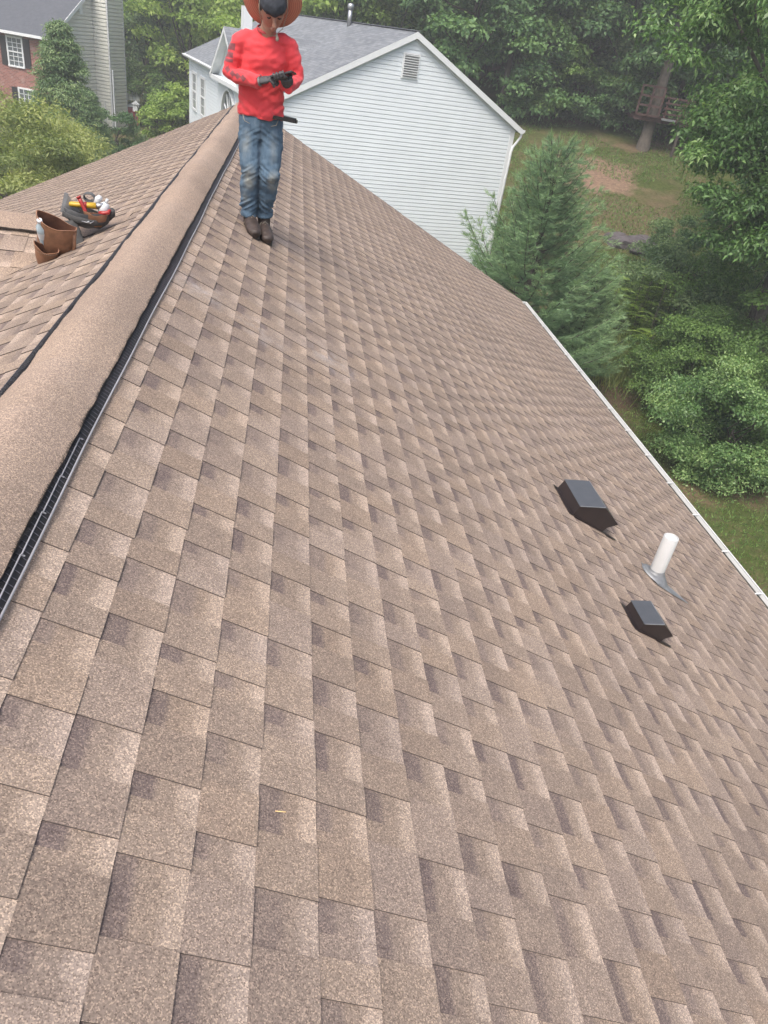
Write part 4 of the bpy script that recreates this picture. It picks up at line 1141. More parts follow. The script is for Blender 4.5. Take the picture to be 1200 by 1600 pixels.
# chimney chase
ch = empty('chimney', (0, 5.2, 0)); ch.parent = bh
CX, C0, C1, CT = 1.05, -.55, 1.3, 13.0
b = MB(); b.box((CX / 2, (C0 + C1) / 2, (bz + CT) / 2), (CX - .04, C1 - C0 - .04, CT - bz)); b.build('chimney_core', M['beige_vinyl'], ch)
b = MB(); siding_strips(b, lambda u, z, o: (u, C0 - .012 - o, z), lambda z: (.03, CX - .06), bz, CT, .200, .034, 0, .76); siding_strips(b, lambda u, z, o: (CX + .012 + o, u, z), lambda z: (C0 + .06, C1 - .06), bz, CT, .200, .034, 0, .76); b.build('chimney_siding', M['beige_vinyl'], ch)
for q in (C0, C1):
    b = MB(); b.box((CX + .005, q - .005, (bz + CT) / 2), (.10, .10, CT - bz)); b.build('corner_post', M['soffit'], ch)
b = MB(); b.box((CX + .10, C0 + .12, (bz + 4.6) / 2 + .2), (.07, .09, 4.6 - bz)); b.build('downspout', M['trim_white'], ch)
b = MB(); b.box((.9, C0 - .6, bz + 1.1), (.05, .05, 1.6)); b.build('utility_conduit', M['soffit'], ch)
# roof
hl = BD / 2 + .35
b = MB(); b.prism([(.25, -.35, BE - BS * .35 + .12), (.25, BD / 2, bt(BD / 2) + .12), (.25, BD / 2, bt(BD / 2) - .06), (.25, -.35, BE - BS * .35 - .06)], (-BL - .5, 0, 0)); b.build('roof', M['dark_roof'], bh)
b = MB(); b.prism([(.255, -.36, BE - BS * .35 + .10), (.255, BD / 2, bt(BD / 2) + .10), (.255, BD / 2, bt(BD / 2) - .13), (.255, -.36, BE - BS * .35 - .13)], (.03, 0, 0)); b.build('rake_fascia', M['trim_white'], bh)
b = MB(); b.box((-BL / 2, -.42, BE - BS * .35 + .04), (BL + .5, .13, .14)); b.box((-BL / 2, -.2, BE - .16), (BL + .4, .36, .03)); b.build('gutter', M['trim_white'], bh)
b = MB(); b.box((.06, 3.35, 8.02), (.05, .34, .85)); b.build('gable_vent', M['trim_white'], bh)
def brick_window(xa, xb, za, zb, name='window'):
    w = empty(name, ((xa + xb) / 2, -.03, (za + zb) / 2)); w.parent = bh; hw, hh = (xb - xa) / 2, (zb - za) / 2; f = .09
    b = MB(); b.box((-hw - f / 2, -.02, 0), (f, .07, 2 * hh + 2 * f)); b.box((hw + f / 2, -.02, 0), (f, .07, 2 * hh + 2 * f)); b.box((0, -.02, hh + f / 2), (2 * hw, .07, f)); b.box((0, -.03, -hh - f / 2), (2 * hw + .2, .1, f)); b.build('window_frame', M['trim_white'], w)
    b = MB(); b.box((0, -.005, 0), (2 * hw, .02, 2 * hh)); b.build('pane', M['glass_dark'], w)
    b = MB(); b.box((0, -.03, 0), (2 * hw, .04, .06))
    for q in (-1, 1): b.box((q * hw / 3, -.028, 0), (.03, .02, 2 * hh))
    for q in (-.66, -.33, .33, .66): b.box((0, -.028, q * hh), (2 * hw, .02, .03))
    b.build('muntin', M['trim_white'], w)
    for s in (-1, 1):
        b = MB(); b.box((s * (hw + f + .22), -.01, 0), (.40, .05, 2 * hh + .1)); b.build('shutter', M['shutter'], w)
brick_window(-2.72, -1.84, 4.55, 5.95); brick_window(-7.2, -6.3, 4.55, 5.95); brick_window(-2.30, -1.45, 1.9, 3.35)
b = MB(); b.box((-2.28, -.045, 6.12), (1.2, .05, .14)); b.build('lintel', M['soffit'], bh)

# small things in the far left garden
x, y = polar(-11.15, 60.0); z = ground_z(x, y)
r = empty('red_playhouse', (x, y, z), .2); tag(r, 'dark red wooden playhouse beside the siding chimney', 'playhouse')
b = MB(); b.prism([(-.9, -.5, 0), (.9, -.5, 0), (.9, -.5, 1.15), (-.9, -.5, 1.15)], (0, 1.1, 0)); b.build('playhouse_wall', M['red_paint'], r)
b = MB(); b.box((0, .05, 1.2), (2.0, 1.3, .07), 0, Matrix.Rotation(-.06, 3, 'Y')); b.build('playhouse_roof', M['soffit'], r)
for q in (.15, .5):
    b = MB(); b.box((q, -.52, .62), (.12, .03, .42)); b.build('playhouse_window', M['glass_pale'], r)
x, y = polar(-10.42, 54.5); z = ground_z(x, y)
r = empty('bird_feeder', (x, y, z)); tag(r, 'black pole bird feeder with pale box on the far lawn', 'bird feeder')
b = MB(); b.tube([(0, 0, -.2), (0, 0, 1.5)], .035, 7); b.build('feeder_pole', M['iron_black'], r)
b = MB(); b.box((0, 0, 1.75), (.28, .28, .38)); b.prism([(-.24, -.2, 1.95), (.24, -.2, 1.95), (0, -.2, 2.15)], (0, .4, 0)); b.build('feeder_box', M['soffit'], r)
x, y = polar(-9.35, 62.0); z = ground_z(x, y)
r = empty('covered_grill', (x, y, z)); tag(r, 'grill under a dark blue cover beside the bright green bush', 'grill')
b = MB(); b.tube([(0, 0, 0), (0, 0, .7), (0, 0, 1.0), (0, 0, 1.25)], [.62, .66, .6, .25], 14); b.build('grill_cover', M['shutter'], r)
x, y = polar(-9.8, 62.5); z = ground_z(x, y)
r = empty('garden_arch', (x, y, z)); tag(r, 'pale garden arch left of the covered grill', 'arch')
b = MB(); b.tube([(-.45, 0, 0), (-.45, 0, 1.4)] + [(.45 * -math.cos(a), 0, 1.4 + .45 * math.sin(a)) for a in (.4, .8, 1.2, 1.57, 1.95, 2.35, 2.75)] + [(.45, 0, 1.4), (.45, 0, 0)], .05, 6); b.build('arch_frame', M['soffit'], r)
b = MB()
for k in range(6): b.bar((-.45, 0, .3 + k * .2), (-.45 + .18, 0, .35 + k * .2), .02, .02)
b.build('arch_lattice', M['soffit'], r)
x, y = polar(-10.7, 60.5); z = ground_z(x, y)
r = empty('striped_awning', (x, y, z + 1.9)); tag(r, 'grey striped awning sticking out from behind the chimney', 'awning')
for k in range(9):
    b = MB(); b.add([(-1.4 + k * .2, 0, .42), (-1.21 + k * .2, 0, .42), (-1.16 + k * .24, -.9, -.16), (-1.38 + k * .24, -.9, -.16)], [(0, 1, 2, 3)]); b.prism([(-1.38 + k * .24, -.9, -.16), (-1.16 + k * .24, -.9, -.16), (-1.16 + k * .24, -.9, -.3), (-1.38 + k * .24, -.9, -.3)], (0, .02, 0)); b.build('awning_stripe', M['soffit'] if k % 2 else M['beige_vinyl'], r)
for q in (-1.2, .5):
    b = MB(); b.bar((q, -.85, -1.9), (q, -.85, -.2), .06, .06); b.build('awning_post', M['soffit'], r)

# ------------------------------------------------------------------ treehouse
x, y = polar(23.9, 48.0); z = ground_z(x, y)
tt = make_tree('tree', (4.0, 4.0, 4.0), 10.5, 46, 220, (.34, .20), LM['dark'], 91, .30, 'bark', (.22, .3), -.7, 10)
put(tt, x, y, 'tree whose thick grey trunk carries the wooden treehouse', 'tree')
th = empty('treehouse', (x, y, 0)); th.rotation_euler = (0, 0, math.radians(-14)); tag(th, 'red brown wooden treehouse deck with window panel, at the wood edge', 'treehouse')
fz = 7.42
for k in range(22):
    b = MB(); b.box((-.85 + .13 + k * .22, 0.7, fz), (.20, 2.9, .06)); b.build('floor_board', M['redwood'], th)
b = MB()
for yy in (-.6, .7, 2.0): b.box((1.4, yy, fz - .13), (4.9, .08, .18))
b.build('joist', M['redwood'], th)
pn = empty('window_panel', (-.42, -.75, fz + .72)); pn.parent = th; pn.rotation_euler = (0, 0, math.radians(-6))
W_, H_ = 1.28, 1.46
for q in (-1, 0, 1):
    b = MB(); b.box((q * (W_ / 2 - .05), 0, 0), (.11, .07, H_)); b.build('panel_post', M['redwood'], pn)
for q in (-1, -.33, .33, 1):
    b = MB(); b.box((0, -.005, q * (H_ / 2 - .05)), (W_, .06, .10)); b.build('panel_rail', M['redwood'], pn)
for q in range(5):
    b = MB(); b.box((.5 + q * .95, -.72, fz + .5), (.09, .09, 1.1)); b.build('railing_post', M['redwood'], th)
for zz in (.25, .5, .75, 1.0):
    b = MB(); b.box((2.3, -.78, fz + zz), (3.9, .04, .09)); b.build('railing_rail', M['redwood'], th)
for q in range(4):
    b = MB(); b.bar((1.2 + .5 * q * 0, -.8, fz - .1), (1.75, -.8, fz + 1.5), .09, .06) if q == 0 else b.box((3.9, -.6 + q * .7, fz + .55), (.08, .08, 1.2)); b.build('brace', M['redwood'], th)
for (px0, py0) in ((1.55, -.5), (3.7, -.5), (1.5, 1.9), (3.7, 1.9)):
    b = MB(); b.box((px0, py0, (fz + z) / 2 - .3), (.14, .14, fz - z + .4)); b.build('support_post', M['dark_bark'], th)
b = MB(); b.box((.75, -.85, fz - .02), (.75, .12, .10)); b.build('platform_trim', M['lead'], th)

# ------------------------------------------------------------------ haze
t = NT('haze_air'); t.t.nodes.remove(t.b)
pv = t.n("ShaderNodeVolumePrincipled"); pv.inputs['Color'].default_value = (.91, .94, .93, 1); pv.inputs['Density'].default_value = HAZE
pv.inputs['Anisotropy'].default_value = 0.2
t.l(pv.outputs[0], t.out.inputs['Volume'])
b = MB(); b.box((0, 140, 26.0), (1000, 700, 64.0))
o = b.build('haze', t.m); tag(o, kind='stuff')
# ------------------------------------------------------------------ the worker
def remesh(name, b, mats, voxel, parent=None, smooth=6, factor=.5, disp=None):
    """fuse the tubes of an MB into one continuous skin"""
    tmp = b.build('tmp', M['leather'])
    md = tmp.modifiers.new('r', 'REMESH'); md.mode = 'VOXEL'; md.voxel_size = voxel
    ms = tmp.modifiers.new('s', 'SMOOTH'); ms.iterations = smooth; ms.factor = factor
    dg = bpy.context.evaluated_depsgraph_get(); dg.update()
    me = bpy.data.meshes.new_from_object(tmp.evaluated_get(dg))
    old = tmp.data; bpy.data.objects.remove(tmp); bpy.data.meshes.remove(old)
    me.name = name; me.materials.clear()
    if not isinstance(mats, (list, tuple)): mats = [mats]
    for m in mats: me.materials.append(m)
    n = len(me.vertices); co = np.empty(n * 3, np.float32); me.vertices.foreach_get('co', co); co = co.reshape(-1, 3)
    no = np.empty(n * 3, np.float32); me.vertices.foreach_get('normal', no); no = no.reshape(-1, 3)
    if disp is not None:
        d = np.array([disp(Vector(p)) for p in co]); co = co + no * d[:, None]
        me.vertices.foreach_set('co', co.astype(np.float32).ravel())
    me.polygons.foreach_set('material_index', np.zeros(len(me.polygons), np.int32))
    me.polygons.foreach_set('use_smooth', np.ones(len(me.polygons), bool)); me.update()
    for ca in list(me.color_attributes): me.color_attributes.remove(ca)
    return me, co
def paint(me, arr):
    ca = me.color_attributes.new("tone", 'FLOAT_COLOR', 'POINT'); ca.data.foreach_set('color', np.asarray(arr, np.float32).ravel())

t = NT('skin'); t.base(t.ramp(t.noise(40, t.pos(), 3), [(.3, (.30, .155, .11, 1)), (.7, (.38, .21, .155, 1))]), .5); M['skin'] = t.m
t.b.inputs['Subsurface Weight'].default_value = .1; t.b.inputs['Subsurface Scale'].default_value = .01
simple('hair', (.012, .012, .015), .6, var=.3, scale=90)
simple('headcloth', (.025, .03, .04), .9, var=.3, scale=60)
t = NT('red_shirt'); at = t.n("ShaderNodeAttribute", attribute_name="tone"); sp = t.n("ShaderNodeSeparateColor"); t.l(at.outputs['Color'], sp.inputs[0])
c = t.ramp(t.noise(9, t.pos(), 4, .6), [(.3, (.52, .034, .044, 1)), (.7, (.64, .048, .060, 1))])
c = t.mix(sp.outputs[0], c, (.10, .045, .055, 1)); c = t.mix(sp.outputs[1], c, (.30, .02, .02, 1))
t.base(c, .85); t.b.inputs['Sheen Weight'].default_value = .15; t.bump(t.noise(500, t.pos(), 2), .15, .001); M['shirt'] = t.m
t = NT('worn_denim'); at = t.n("ShaderNodeAttribute", attribute_name="tone"); sp = t.n("ShaderNodeSeparateColor"); t.l(at.outputs['Color'], sp.inputs[0])
p = t.pos(); st = t.noise(60, t.mapping(p, (1, 1, .12)), 4, .7)
c = t.ramp(t.math('ADD', t.math('MULTIPLY', st, .5), t.math('MULTIPLY', t.noise(11, p, 4, .65), .5)), [(.3, (.035, .070, .115, 1)), (.55, (.075, .125, .18, 1)), (.75, (.15, .20, .25, 1))])
c = t.mix(t.math('MULTIPLY', sp.outputs[0], t.maprange(t.noise(18, p, 4, .6), .25, .6)), c, (.25, .26, .235, 1))
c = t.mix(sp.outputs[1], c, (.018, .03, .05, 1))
t.base(c, .9); t.bump(st, .25, .002); M['denim'] = t.m
simple('glove_grey', (.055, .055, .06), .75, var=.3, scale=70)
simple('cuff_white', (.22, .22, .22), .8)
simple('boot_leather', (.040, .028, .024), .6, var=.4, scale=28, bump=.3, bscale=90, bd=.002)
simple('boot_sole', (.026, .021, .018), .8)
simple('lace', (.30, .27, .22), .8)
t = NT('orange_straw'); p = t.obj(); w = t.n("ShaderNodeTexWave", wave_type='RINGS', rings_direction='Z'); w.inputs['Scale'].default_value = 26; w.inputs['Distortion'].default_value = 1.2; t.l(p, w.inputs['Vector'])
t.base(t.ramp(w.outputs['Fac'], [(.2, (.42, .16, .105, 1)), (.8, (.52, .22, .15, 1))]), .8); t.bump(w.outputs['Fac'], .25, .002); M['straw_hat'] = t.m
simple('phone_black', (.02, .02, .022), .3)
t = NT('phone_glass'); t.base((.25, .28, .31, 1), .08, 0, .8); M['phone_glass'] = t.m

per = empty('person', (.50, 5.62, 7.69)); tag(per, 'person in bright red long sleeve shirt, jeans and straw hat looking at a phone', 'person')
def PL(o):   # keep world coordinates while parenting to the person
    o.parent = per; o.matrix_parent_inverse = Matrix.Translation((-.50, -5.62, -7.69)); return o
X = (1, 0, 0)
# joint positions
HIP = Vector((.505, 5.64, 8.40))
K_R, A_R = Vector((.449, 5.57, 8.085)), Vector((.446, 5.640, 7.80))
K_L, A_L = Vector((.586, 5.56, 8.075)), Vector((.552, 5.70, 7.795))
S_R, E_R, W_R = Vector((.352, 5.60, 8.865)), Vector((.297, 5.585, 8.668)), Vector((.470, 5.435, 8.655))
S_L, E_L, W_L = Vector((.668, 5.60, 8.885)), Vector((.728, 5.60, 8.690)), Vector((.672, 5.430, 8.652))
HEAD = Vector((.552, 5.505, 9.045))
# body: one continuous figure under the clothes
b = MB()
b.tube([(.505, 5.64, 8.32), (.505, 5.64, 8.40), (.50, 5.63, 8.55), (.505, 5.61, 8.72), (.51, 5.60, 8.85), (.512, 5.59, 8.90)], [.110, .128, .115, .120, .105, .06], 16, ell=[.7, .7, .68, .68, .6, .8], side=X)
b.tube([(.512, 5.595, 8.88), (.53, 5.555, 8.955), (.55, 5.525, 9.02)], [.052, .048, .05], 12)
for s, K, A in ((-1, K_R, A_R), (1, K_L, A_L)):
    b.tube([(.505 + s * .068, 5.64, 8.37), K, (K + A) / 2 + Vector((0, .012, .02)), A], [.070, .050, .048, .033], 12)
    b.tube([A, A + Vector((.0, .0, -.05)), A + Vector((.012, -.05, -.07))], [.032, .028, .020], 10)
for S, E, W in ((S_R, E_R, W_R), (S_L, E_L, W_L)):
    b.tube([(.51, 5.595, 8.87), S, (S + E) / 2, E, (E + W) / 2, W], [.042, .036, .034, .032, .030, .023], 12)
# head with face (looking down and forward)
fwd = Vector((.16, -.80, -.58)).normalized(); upv = Vector((.03, -.58, .80)); upv = (upv - fwd * upv.dot(fwd)).normalized(); rt = fwd.cross(upv)
def H(a, f, u): return HEAD + rt * a + fwd * f + upv * u
b.tube([H(0, -.01, .105), H(0, -.01, .085), H(0, -.008, .04), H(0, 0, 0), H(0, .008, -.045), H(0, .022, -.085), H(0, .035, -.105)], [.03, .062, .077, .075, .066, .045, .02], 18, ell=[1.15, 1.2, 1.24, 1.2, 1.12, 1.0, .9], side=rt)
b.tube([H(0, .083, .025), H(0, .098, -.005), H(0, .110, -.028), H(0, .092, -.038)], [.008, .012, .017, .012], 8)
b.tube([H(-.022, .082, -.058), H(0, .092, -.056), H(.022, .082, -.058)], [.006, .010, .006], 8)
b.tube([H(-.018, .080, -.068), H(0, .090, -.068), H(.018, .080, -.068)], [.006, .010, .006], 8)
b.tube([H(-.05, .070, .036), H(-.02, .088, .038), H(.02, .088, .038), H(.05, .070, .036)], [.008, .011, .011, .008], 8)
for s in (-1, 1):
    b.tube([H(s * .074, -.012, .028), H(s * .082, -.018, .01), H(s * .078, -.008, -.03)], [.012, .016, .009], 8, ell=.5, side=fwd)
me, _ = remesh('body', b, M['skin'], .0065, smooth=3, factor=.4)
PL(link('body', me))
for s in (-1, 1):
    b = MB(); b.tube([H(s * .032 - .012, .083, .008), H(s * .032, .088, .007), H(s * .032 + .012, .083, .008)], [.003, .006, .003], 8, ell=.6, side=upv); PL(b.build('eye', M['phone_black']))
    b = MB(); b.tube([H(s * .05, .078, .030), H(s * .032, .090, .036), H(s * .014, .091, .031)], [.003, .005, .004], 6); PL(b.build('eyebrow', M['hair']))
b = MB()
b.tube([H(0, -.02, .118), H(0, -.02, .098), H(0, -.018, .05), H(0, -.028, .0), H(0, -.045, -.045)], [.03, .070, .088, .084, .06], 18, ell=[1.15, 1.15, 1.16, 1.02, .8], side=rt)
me, _ = remesh('hair', b, M['hair'], .008, smooth=2, disp=lambda p: .004 * mnoise.noise(p * 60)); PL(link('hair', me))
b = MB()   # dark headcloth / cap front hanging over the forehead
b.tube([H(-.079, .015, .042), H(-.055, .072, .052), H(0, .102, .050), H(.055, .072, .052), H(.079, .015, .042)], [.016, .022, .030, .022, .016], 10, ell=.45, side=upv)
b.tube([H(0, .02, .115), H(0, .02, .09), H(0, .018, .05)], [.045, .070, .084], 16, ell=[1.05, 1.1, 1.1], side=rt)
me, _ = remesh('headcloth', b, M['headcloth'], .007, smooth=2); PL(link('headcloth', me))
# straw hat pushed back
hat = empty('hat'); hx = Vector((1, .05, .0)).normalized(); hn = Vector((.04, .74, .67)).normalized(); hx = (hx - hn * hx.dot(hn)).normalized(); hy = hn.cross(hx)
hc = H(0, -.050, .010)
hat.matrix_world = Matrix(((hx.x, hy.x, hn.x, hc.x), (hx.y, hy.y, hn.y, hc.y), (hx.z, hy.z, hn.z, hc.z), (0, 0, 0, 1)))
PLm = hat.matrix_world.copy(); hat.parent = per; hat.matrix_parent_inverse = Matrix.Translation((-.50, -5.62, -7.69)); 
b = MB(); n = 40; prof = [(.088, .004), (.11, -.004), (.14, -.004), (.168, .006), (.182, .016), (.185, .022), (.182, .022), (.167, .012), (.14, .002), (.11, .002), (.088, .010)]
vs = []
for r_, z_ in prof:
    for k in range(n):
        a = 2 * math.pi * k / n; wv = .010 * math.sin(2 * a + .6) * (r_ - .088) / .11 + .004 * math.sin(5 * a) * (r_ - .088) / .11
        vs.append((r_ * math.cos(a), r_ * 1.04 * math.sin(a), z_ + wv))
b.add(vs, [(j * n + i, j * n + (i + 1) % n, (j + 1) * n + (i + 1) % n, (j + 1) * n + i) for j in range(len(prof) - 1) for i in range(n)], 0, True)
b.build('hat_brim', M['straw_hat'], hat)
b = MB(); b.tube([(0, 0, .0), (0, 0, .05), (0, 0, .09), (0, 0, .115), (0, .0, .122)], [.090, .086, .078, .055, .01], 28, ell=1.08); b.build('hat_crown', M['straw_hat'], hat)
b = MB(); b.tube([H(-.085, .01, .10), H(-.088, .02, .0), H(-.062, .045, -.085), H(-.01, .055, -.13), Vector((.585, 5.470, 8.915))], [.0022] * 5, 5); b.tube([H(.085, .01, .08), H(.085, .02, .0), H(.062, .045, -.085), H(.012, .055, -.13), Vector((.587, 5.470, 8.913))], [.0022] * 5, 5); PL(b.build('chin_cord', M['lace']))
b = MB(); b.tube([(.583, 5.478, 8.930), (.586, 5.474, 8.915), (.590, 5.468, 8.898), (.588, 5.470, 8.886)], [.004, .006, .011, .008], 8); PL(b.build('cord_toggle', M['lace']))

# shirt
b = MB()
b.tube([(.505, 5.635, 8.440), (.505, 5.635, 8.47), (.500, 5.63, 8.56), (.503, 5.615, 8.68), (.508, 5.605, 8.78), (.510, 5.60, 8.86), (.512, 5.597, 8.905), (.514, 5.59, 8.935)],
       [.152, .154, .146, .148, .155, .152, .105, .064], 20, ell=[.66, .68, .66, .66, .66, .60, .62, .85], side=X)
b.tube([(.530, 5.55, 8.43), (.530, 5.548, 8.46), (.52, 5.56, 8.54)], [.05, .06, .04], 10, ell=.6, side=X)
for S, E, W in ((S_R, E_R, W_R), (S_L, E_L, W_L)):
    m = (S + E) / 2; q1 = E.lerp(W, .35); q2 = E.lerp(W, 1.16)
    b.tube([(.51, 5.60, 8.865), S.lerp(Vector((.51, 5.6, 8.87)), .25), S + Vector((0, 0, -.02)), m, E, q1, q2], [.056, .060, .058, .053, .048, .045, .042], 14)
def folds(p):
    v = Vector((p.x * 9, p.y * 9, p.z * 16)); d = .010 * mnoise.noise(v) + .005 * mnoise.noise(v * 2.3)
    u = Vector((p.x * 4 + p.z * 7, p.z * 30 - abs(p.x - .5) * 22, p.y * 4))
    d += .011 * mnoise.noise(u) * (1.0 if p.z < 8.70 else .5)
    return d
me, co = remesh('shirt', b, M['shirt'], .0062, smooth=4, factor=.5, disp=folds)
C = np.zeros((len(co), 4)); C[:, 3] = 1
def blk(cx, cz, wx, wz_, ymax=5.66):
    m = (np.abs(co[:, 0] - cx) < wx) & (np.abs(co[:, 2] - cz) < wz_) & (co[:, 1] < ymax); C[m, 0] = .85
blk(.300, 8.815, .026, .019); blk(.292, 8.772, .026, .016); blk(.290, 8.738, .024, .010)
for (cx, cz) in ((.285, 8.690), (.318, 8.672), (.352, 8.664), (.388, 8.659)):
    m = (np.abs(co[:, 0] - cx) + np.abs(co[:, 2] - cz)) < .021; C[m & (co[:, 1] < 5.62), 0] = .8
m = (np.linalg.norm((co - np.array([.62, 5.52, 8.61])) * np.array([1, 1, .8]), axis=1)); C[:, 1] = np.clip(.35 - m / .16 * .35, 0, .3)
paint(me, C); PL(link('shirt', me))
b = MB(); nn = 26; vs = []
for (r_, dz) in ((.060, 0), (.062, .012), (.054, .016)):
    for k in range(nn):
        a = 2 * math.pi * k / nn; vs.append((.516 + r_ * math.cos(a), 5.580 + r_ * .95 * math.sin(a), 8.932 + dz + .020 * math.sin(a)))
b.add(vs, [(j * nn + i, j * nn + (i + 1) % nn, (j + 1) * nn + (i + 1) % nn, (j + 1) * nn + i) for j in range(2) for i in range(nn)], 0, True)
PL(b.build('shirt_collar', M['shirt']))
# jeans
b = MB()
b.tube([(.505, 5.642, 8.30), (.505, 5.642, 8.36), (.505, 5.64, 8.42), (.505, 5.64, 8.475)], [.120, .146, .150, .142], 18, ell=[.62, .66, .66, .66], side=X)
for s, K, A in ((-1, K_R, A_R), (1, K_L, A_L)):
    hp = Vector((.505 + s * .071, 5.642, 8.36))
    b.tube([hp, hp.lerp(K, .45), K + Vector((0, -.006, .02)), K.lerp(A, .45) + Vector((0, .01, 0)), A + Vector((0, 0, .055)), A + Vector((0, .004, -.005))], [.080, .078, .068, .064, .060, .062], 14, ell=[1.05, 1.02, 1.05, 1.02, 1.05, 1.1], side=X)
def jf(p):
    v = Vector((p.x * 8, p.y * 8, p.z * 15)); d = .010 * mnoise.noise(v) + .005 * mnoise.noise(v * 2.4)
    k = math.exp(-((p.z - 8.10) / .06) ** 2) + 1.3 * math.exp(-((p.z - 7.86) / .06) ** 2) + .9 * math.exp(-((p.z - 8.33) / .05) ** 2)
    d += .016 * k * mnoise.noise(Vector((p.x * 7, p.y * 7, p.z * 48 + abs(p.x - .51) * 30)))
    return d
me, co = remesh('jeans', b, M['denim'], .0062, smooth=4, disp=jf)
C = np.zeros((len(co), 4)); C[:, 3] = 1
for (cx, cz, rx, rz2, st) in ((.445, 8.065, .045, .085, .9), (.612, 8.060, .042, .075, .85), (.415, 8.27, .035, .10, .45), (.60, 8.27, .03, .10, .35), (.425, 7.93, .03, .06, .4)):
    d = np.sqrt(((co[:, 0] - cx) / rx) ** 2 + ((co[:, 2] - cz) / rz2) ** 2); m = np.clip(1.25 - d, 0, 1) * st * (co[:, 1] < 5.63); C[:, 0] = np.maximum(C[:, 0], m)
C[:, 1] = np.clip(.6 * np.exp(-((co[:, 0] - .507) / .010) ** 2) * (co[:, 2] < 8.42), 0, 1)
paint(me, C); PL(link('jeans', me))
for s in (-1, 1):
    b = MB(); b.tube([(.505 + s * .118, 5.555, 8.445), (.505 + s * .105, 5.545, 8.41), (.505 + s * .070, 5.541, 8.398)], [.0022] * 3, 5); PL(b.build('pocket_seam', M['lace']))
b = MB(); b.bar((.560, 5.55, 8.457), (.745, 5.50, 8.452), .030, .020); b.bar((.66, 5.52, 8.462), (.735, 5.495, 8.458), .036, .026); PL(b.build('knife_sheath', M['phone_black']))
# boots
for s, A in ((-1, A_R), (1, A_L)):
    toe = Vector((.505, 5.445, 0)) if s < 0 else Vector((.592, 5.500, 0)); heel = Vector((A.x - .005, A.y + .045, 0))
    d = (toe - heel); L = d.length; d.normalize(); sd_ = Vector((d.y, -d.x, 0))
    rz = lambda p: ZR - .5 * p.x + .011
    g_ = lambda q, h: Vector(((heel + d * L * q).x, (heel + d * L * q).y, rz(heel + d * L * q) + h))
    boot = empty('boot'); boot.parent = per; boot.matrix_parent_inverse = Matrix.Translation((-.50, -5.62, -7.69))
    b = MB(); b.tube([g_(0.02, .03), g_(.12, .05), g_(.35, .052), (g_(.6, .045)), g_(.84, .036), g_(1.00, .030), g_(1.06, .024)], [.026, .042, .046, .051, .052, .044, .026], 14, ell=[1.2, 1.05, 1.0, .85, .74, .72, .8], side=sd_)
    b.tube([g_(.16, .03), g_(.20, .09), Vector((A.x, A.y + .002, A.z + .02))], [.044, .046, .048], 14)
    me, _ = remesh('upper', b, M['boot_leather'], .006, smooth=3, disp=lambda p: .003 * mnoise.noise(p * 30)); link('upper', me, boot)
    b = MB(); n = 20; out = []
    for k in range(n):
        a = 2 * math.pi * (k + .5) / n; ca, sa = math.cos(a), math.sin(a); q = .5 + .52 * math.copysign(abs(ca) ** .6, ca); w = .046 * math.copysign(abs(sa) ** .6, sa) * (1.0 if q > .45 else .86)
        out.append(heel + d * L * q + sd_ * w)
    top = [(p.x, p.y, rz(p) + .018) for p in out]; bot = [(p.x, p.y, rz(p) - .004) for p in out]
    b.add(top + bot, [tuple(range(n)), tuple(range(n, 2 * n))[::-1]] + [(i, (i + 1) % n, n + (i + 1) % n, n + i) for i in range(n)]); b.build('sole', M['boot_sole'], boot)
    b = MB()
    for k in range(5):
        q = .34 + .07 * k; h = .112 - .011 * k
        b.tube([g_(q, h) + sd_ * .022 + Vector((0, 0, -.012)), g_(q - .01, h + .004), g_(q + .01, h) - sd_ * .022 + Vector((0, 0, -.012))], [.0022] * 3, 5)
    b.tube([g_(.3, .105), g_(.36, .09) + sd_ * .03, g_(.42, .05) + sd_ * .048], [.002] * 3, 5); b.build('laces', M['lace'], boot)
# gloved hands
def finger(b, pts, r): b.tube(pts, [r, r * .98, r * .92, r * .78][:len(pts)], 8)
# right hand reaching over the phone, palm down, fingers bent to tap
b = MB(); wv = W_R
ax = Vector((.86, -.28, .22)).normalized(); nrm = Vector((-.25, -.30, .92)).normalized(); nrm = (nrm - ax * nrm.dot(ax)).normalized(); sdv = ax.cross(nrm)
b.tube([wv - ax * .03, wv + ax * .005, wv + ax * .045, wv + ax * .085], [.029, .031, .042, .040], 12, ell=[.85, .75, .46, .42], side=sdv)
for k, (o, L) in enumerate(((-.030, .062), (-.010, .072), (.011, .068), (.030, .052))):
    p0 = wv + ax * .08 + sdv * o; p1 = p0 + ax * L * .48 + nrm * .006; p2 = p1 + ax * L * .28 - nrm * .020; p3 = p2 + ax * L * .06 - nrm * .026
    finger(b, [p0, p1, p2, p3], .0102)
p0 = wv + ax * .03 - sdv * .030; finger(b, [p0, p0 + ax * .03 - sdv * .018 - nrm * .01, p0 + ax * .058 - sdv * .016 - nrm * .022], .0115)
me, _ = remesh('glove', b, M['glove_grey'], .0036, smooth=2); PL(link('glove', me))
b = MB(); b.tube([wv + ax * .020, wv + ax * .034], [.037, .038], 14, ell=.85, side=sdv); PL(b.build('glove_cuff', M['cuff_white']))
